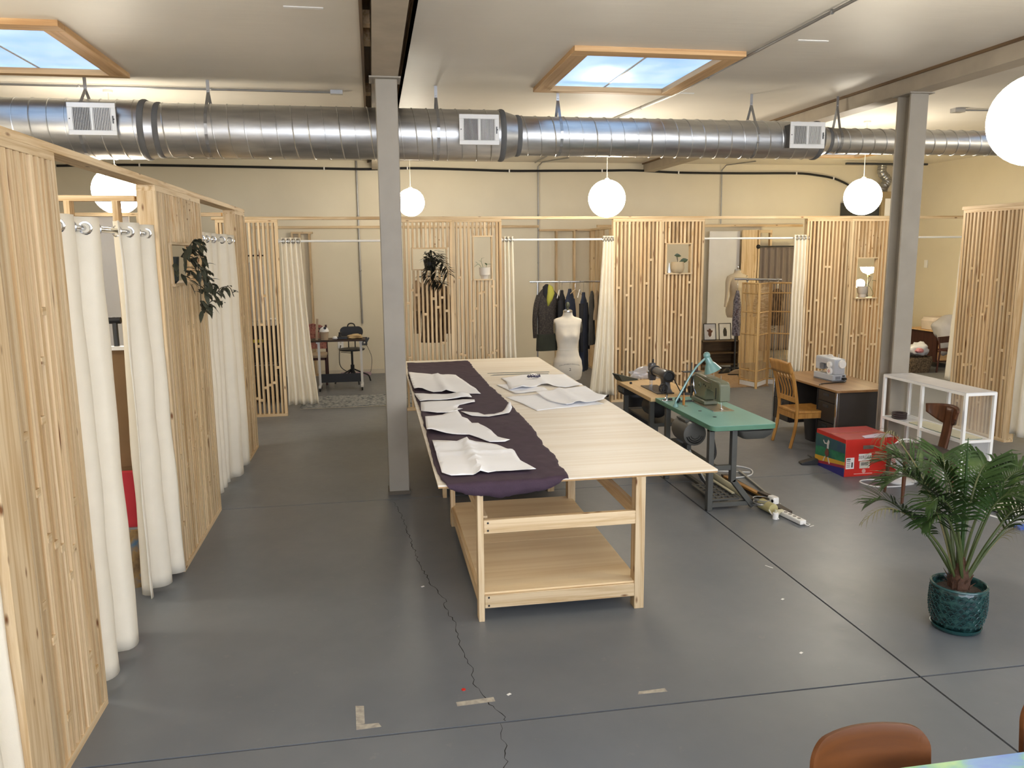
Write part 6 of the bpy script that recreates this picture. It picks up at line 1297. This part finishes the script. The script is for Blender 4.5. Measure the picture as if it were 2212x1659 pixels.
rnd = random.Random(17)
# trailing plant in the left row window
tp = thing('trailing_plant', 'dark trailing plant spilling from the window of the left row screen', 'plant', (-1.52, 6.42, 2.14)); MB().lathe([(.07, 0), (.09, .02), (.10, .14), (.105, .2), (.095, .2), (.09, .17), (.001, .165)], 24, (-.02, 0, 0)).build('pot', plain('dark_teal_pot', (28, 38, 40), .35), tp)
O = Vector((-1.52, 6.42, 2.14)); vines = [[(-1.42, 6.443, 2.34), (-1.37, 6.521, 2.40), (-1.34, 6.677, 2.36), (-1.33, 6.794, 2.26), (-1.33, 6.950, 2.2)], [(-1.42, 6.420, 2.34), (-1.36, 6.560, 2.33), (-1.33, 6.755, 2.20), (-1.33, 6.989, 2.12), (-1.32, 7.106, 2.03), (-1.30, 7.301, 2.07), (-1.28, 7.574, 2.06), (-1.28, 7.769, 1.97)], [(-1.42, 6.420, 2.34), (-1.33, 6.467, 2.30), (-1.31, 6.482, 2.15), (-1.32, 6.521, 1.98), (-1.32, 6.599, 1.90), (-1.32, 6.755, 1.95), (-1.32, 6.950, 1.98)], [(-1.42, 6.420, 2.34), (-1.34, 6.365, 2.42), (-1.33, 6.521, 2.47), (-1.33, 6.701, 2.43)], [(-1.4, 6.420, 2.34), (-1.32, 6.576, 2.24), (-1.31, 6.638, 2.12), (-1.32, 6.716, 2.02)], [(-1.33, 7.106, 2.03), (-1.31, 7.200, 1.97), (-1.3, 7.262, 1.9)]]
fo = MB()
for k, vn in enumerate(vines):
    C = smoothpath([Vector(q)-O for q in vn], 6); MB().tube(C, .004, 5).build('vine', stalk, tp)
    for i, c in enumerate(C):
        if i < 2: continue
        for s in (-1, 1):
            if rnd.random() < (.42 if k < 5 and c.y < .75 else .3): leaf_into(fo, c, (rnd.uniform(-.1, .7), s*rnd.uniform(.3, 1)+.4, rnd.uniform(-.6, .5)), rnd.uniform(.07, .11), rnd.uniform(.032, .046), .4)
for i in range(34): leaf_into(fo, (rnd.uniform(.05, .18), rnd.uniform(-.12, .36), rnd.uniform(-.02, .27)), (rnd.uniform(.0, 1), rnd.uniform(-.4, 1), rnd.uniform(-.7, .5)), rnd.uniform(.07, .11), rnd.uniform(.034, .05), .35)
o = fo.build('foliage', leafd, tp, smooth=80); o['kind'] = 'stuff'
# hanging plant before the back row window
hp = thing('hanging_plant', 'dark hanging plant in a basket before the wide low window of the back row', 'plant', (.83, 11.80, 2.10)); MB().lathe([(.055, 0), (.075, .02), (.098, .155), (.10, .16), (.088, .16), (.085, .14), (.001, .135)], 22).build('pot', plain('black_pot', (38, 36, 34), .6), hp)
MB().bar((0, .14, .17), (0, .0, .17), .02, .006).build('hook_bracket', dkmetal, hp)
fo = MB()
for i in range(120):
    a = rnd.uniform(0, 6.28); h = rnd.uniform(.12, .22); q = Vector((.07*math.cos(a)+rnd.uniform(0, .10), .06*math.sin(a)-.03, h+rnd.uniform(-.12, .10)*(i % 2))); leaf_into(fo, q, (math.cos(a)+.5, math.sin(a)-.4, rnd.uniform(-.3, 1.0)), rnd.uniform(.10, .15), rnd.uniform(.03, .045), .4)
for vn in ([(.03, -.06, .15), (.08, -.09, .0), (.06, -.09, -.10), (.10, -.08, -.17), (.18, -.08, -.18)], [(.0, -.06, .15), (-.04, -.10, .02), (-.06, -.09, -.06), (.03, -.08, -.19)], [(.08, -.04, .16), (.18, -.07, .12), (.24, -.08, .02), (.25, -.08, -.06)]):
    C = smoothpath(vn, 6); MB().tube(C, .003, 5).build('vine', stalk, hp)
    for c in C[2:]:
        for s in (-1, 1): leaf_into(fo, c, (s*.7+.3, -.3, rnd.uniform(-.8, .4)), rnd.uniform(.10, .14), rnd.uniform(.03, .045), .3)
o = fo.build('foliage', plain('hanging_leaf', (42, 42, 34), .5, var=.3, spec=.3), hp, smooth=80); o['kind'] = 'stuff'
# white pot in the tall window
potw = plain('speckled_white_pot', (214, 206, 194), .5); 
wp = thing('potted_plant', 'small white pot with green sprigs in the tall window of the back row', 'plant', (1.655, 11.935, 1.961)); MB().lathe([(.05, 0), (.055, .015), (.06, .04), (.08, .06), (.088, .17), (.082, .17), (.076, .15), (.001, .145)], 24).build('pot', potw, wp)
for q in ([(-.04, 0, .15), (-.09, -.01, .22), (-.13, -.01, .2)], [(-.02, 0, .15), (-.05, 0, .26), (-.04, 0, .31)], [(.02, 0, .15), (.03, 0, .21)]): MB().tube(smoothpath(q, 4), .003, 5).build('stem', leafg, wp)
leafparts(wp, leafg, [((-.12, -.01, .2), (-.6, 0, -.3), .07, .035), ((-.10, -.01, .22), (-.5, .2, .6), .07, .03), ((-.05, 0, .25), (-.6, 0, .5), .06, .03), ((-.04, 0, .30), (.5, 0, .3), .05, .025), ((.03, 0, .21), (.6, -.2, .2), .09, .045), ((.03, 0, .2), (-.3, -.3, .5), .07, .04), ((-.13, -.01, .2), (-.4, 0, .1), .06, .03)])
# grey pot in the square window
gp = thing('potted_plant', 'round beige pot with two dark leaves in the square window', 'plant', (4.69, 11.935, 2.011)); MB().lathe([(.07, 0), (.092, .02), (.105, .07), (.104, .12), (.095, .17), (.088, .17), (.09, .14), (.001, .135)], 26).build('pot', plain('beige_stone_pot', (176, 158, 128), .7), gp)
for q in ([(.01, 0, .13), (-.01, 0, .22), (-.03, 0, .28)], [(.0, .01, .13), (.0, .0, .22), (-.015, 0, .28)], [(.02, 0, .13), (.035, 0, .18)]): MB().tube(smoothpath(q, 4), .004, 6).build('stem', stalk, gp)
leafparts(gp, plain('deep_green_leaf', (48, 62, 34), .4), [((-.06, -.01, .265), (1, -.3, .25), .11, .06, .3, (0, -1, .3)), ((.035, -.0, .17), (1, -.1, .35), .14, .075, .1, (0, -1, .2))])
t = thing('glass_vase', 'white cone shaped bottle beside the beige pot in the square window', 'bottle', (4.555, 11.935, 2.011)); MB().lathe([(.028, 0), (.028, .02), (.010, .12), (.006, .15), (.001, .152)], 18).build('bottle', plain('pale_blue_glass', (214, 226, 240), .2), t); MB().lathe([(.007, .15), (.006, .165)], 10).build('cap', chrome, t)
# white pot in the lamp lit window
lp = thing('potted_plant', 'pale footed pot with a thin vine in the lamp lit window', 'plant', (7.885, 11.935, 1.571)); MB().lathe([(.055, 0), (.06, .01), (.055, .05), (.075, .08), (.088, .18), (.082, .18), (.076, .15), (.001, .145)], 24).build('pot', plain('pale_clay_pot', (186, 176, 164), .6), lp)
MB().tube(smoothpath([(.0, 0, .15), (.04, -.02, .2), (.10, -.03, .18), (.14, -.03, .13), (.18, -.03, .06), (.15, -.03, .02)], 5), .003, 5).build('vine', leafg, lp); MB().tube(smoothpath([(.06, -.01, .05), (.10, -.02, .02)], 3), .003, 5).build('vine', stalk, lp); MB().tube(smoothpath([(.09, 0, .19), (.13, 0, .27), (.14, 0, .33), (.10, 0, .335)], 4), .003, 5).build('vine', stalk, lp)
leafparts(lp, leafg, [((.0, 0, .18), (-.6, 0, .5), .09, .045), ((.01, 0, .18), (.4, -.2, .3), .07, .05), ((.15, -.02, .27), (.5, 0, .1), .07, .05), ((-.02, 0, .25), (.6, 0, -.2), .09, .03)])
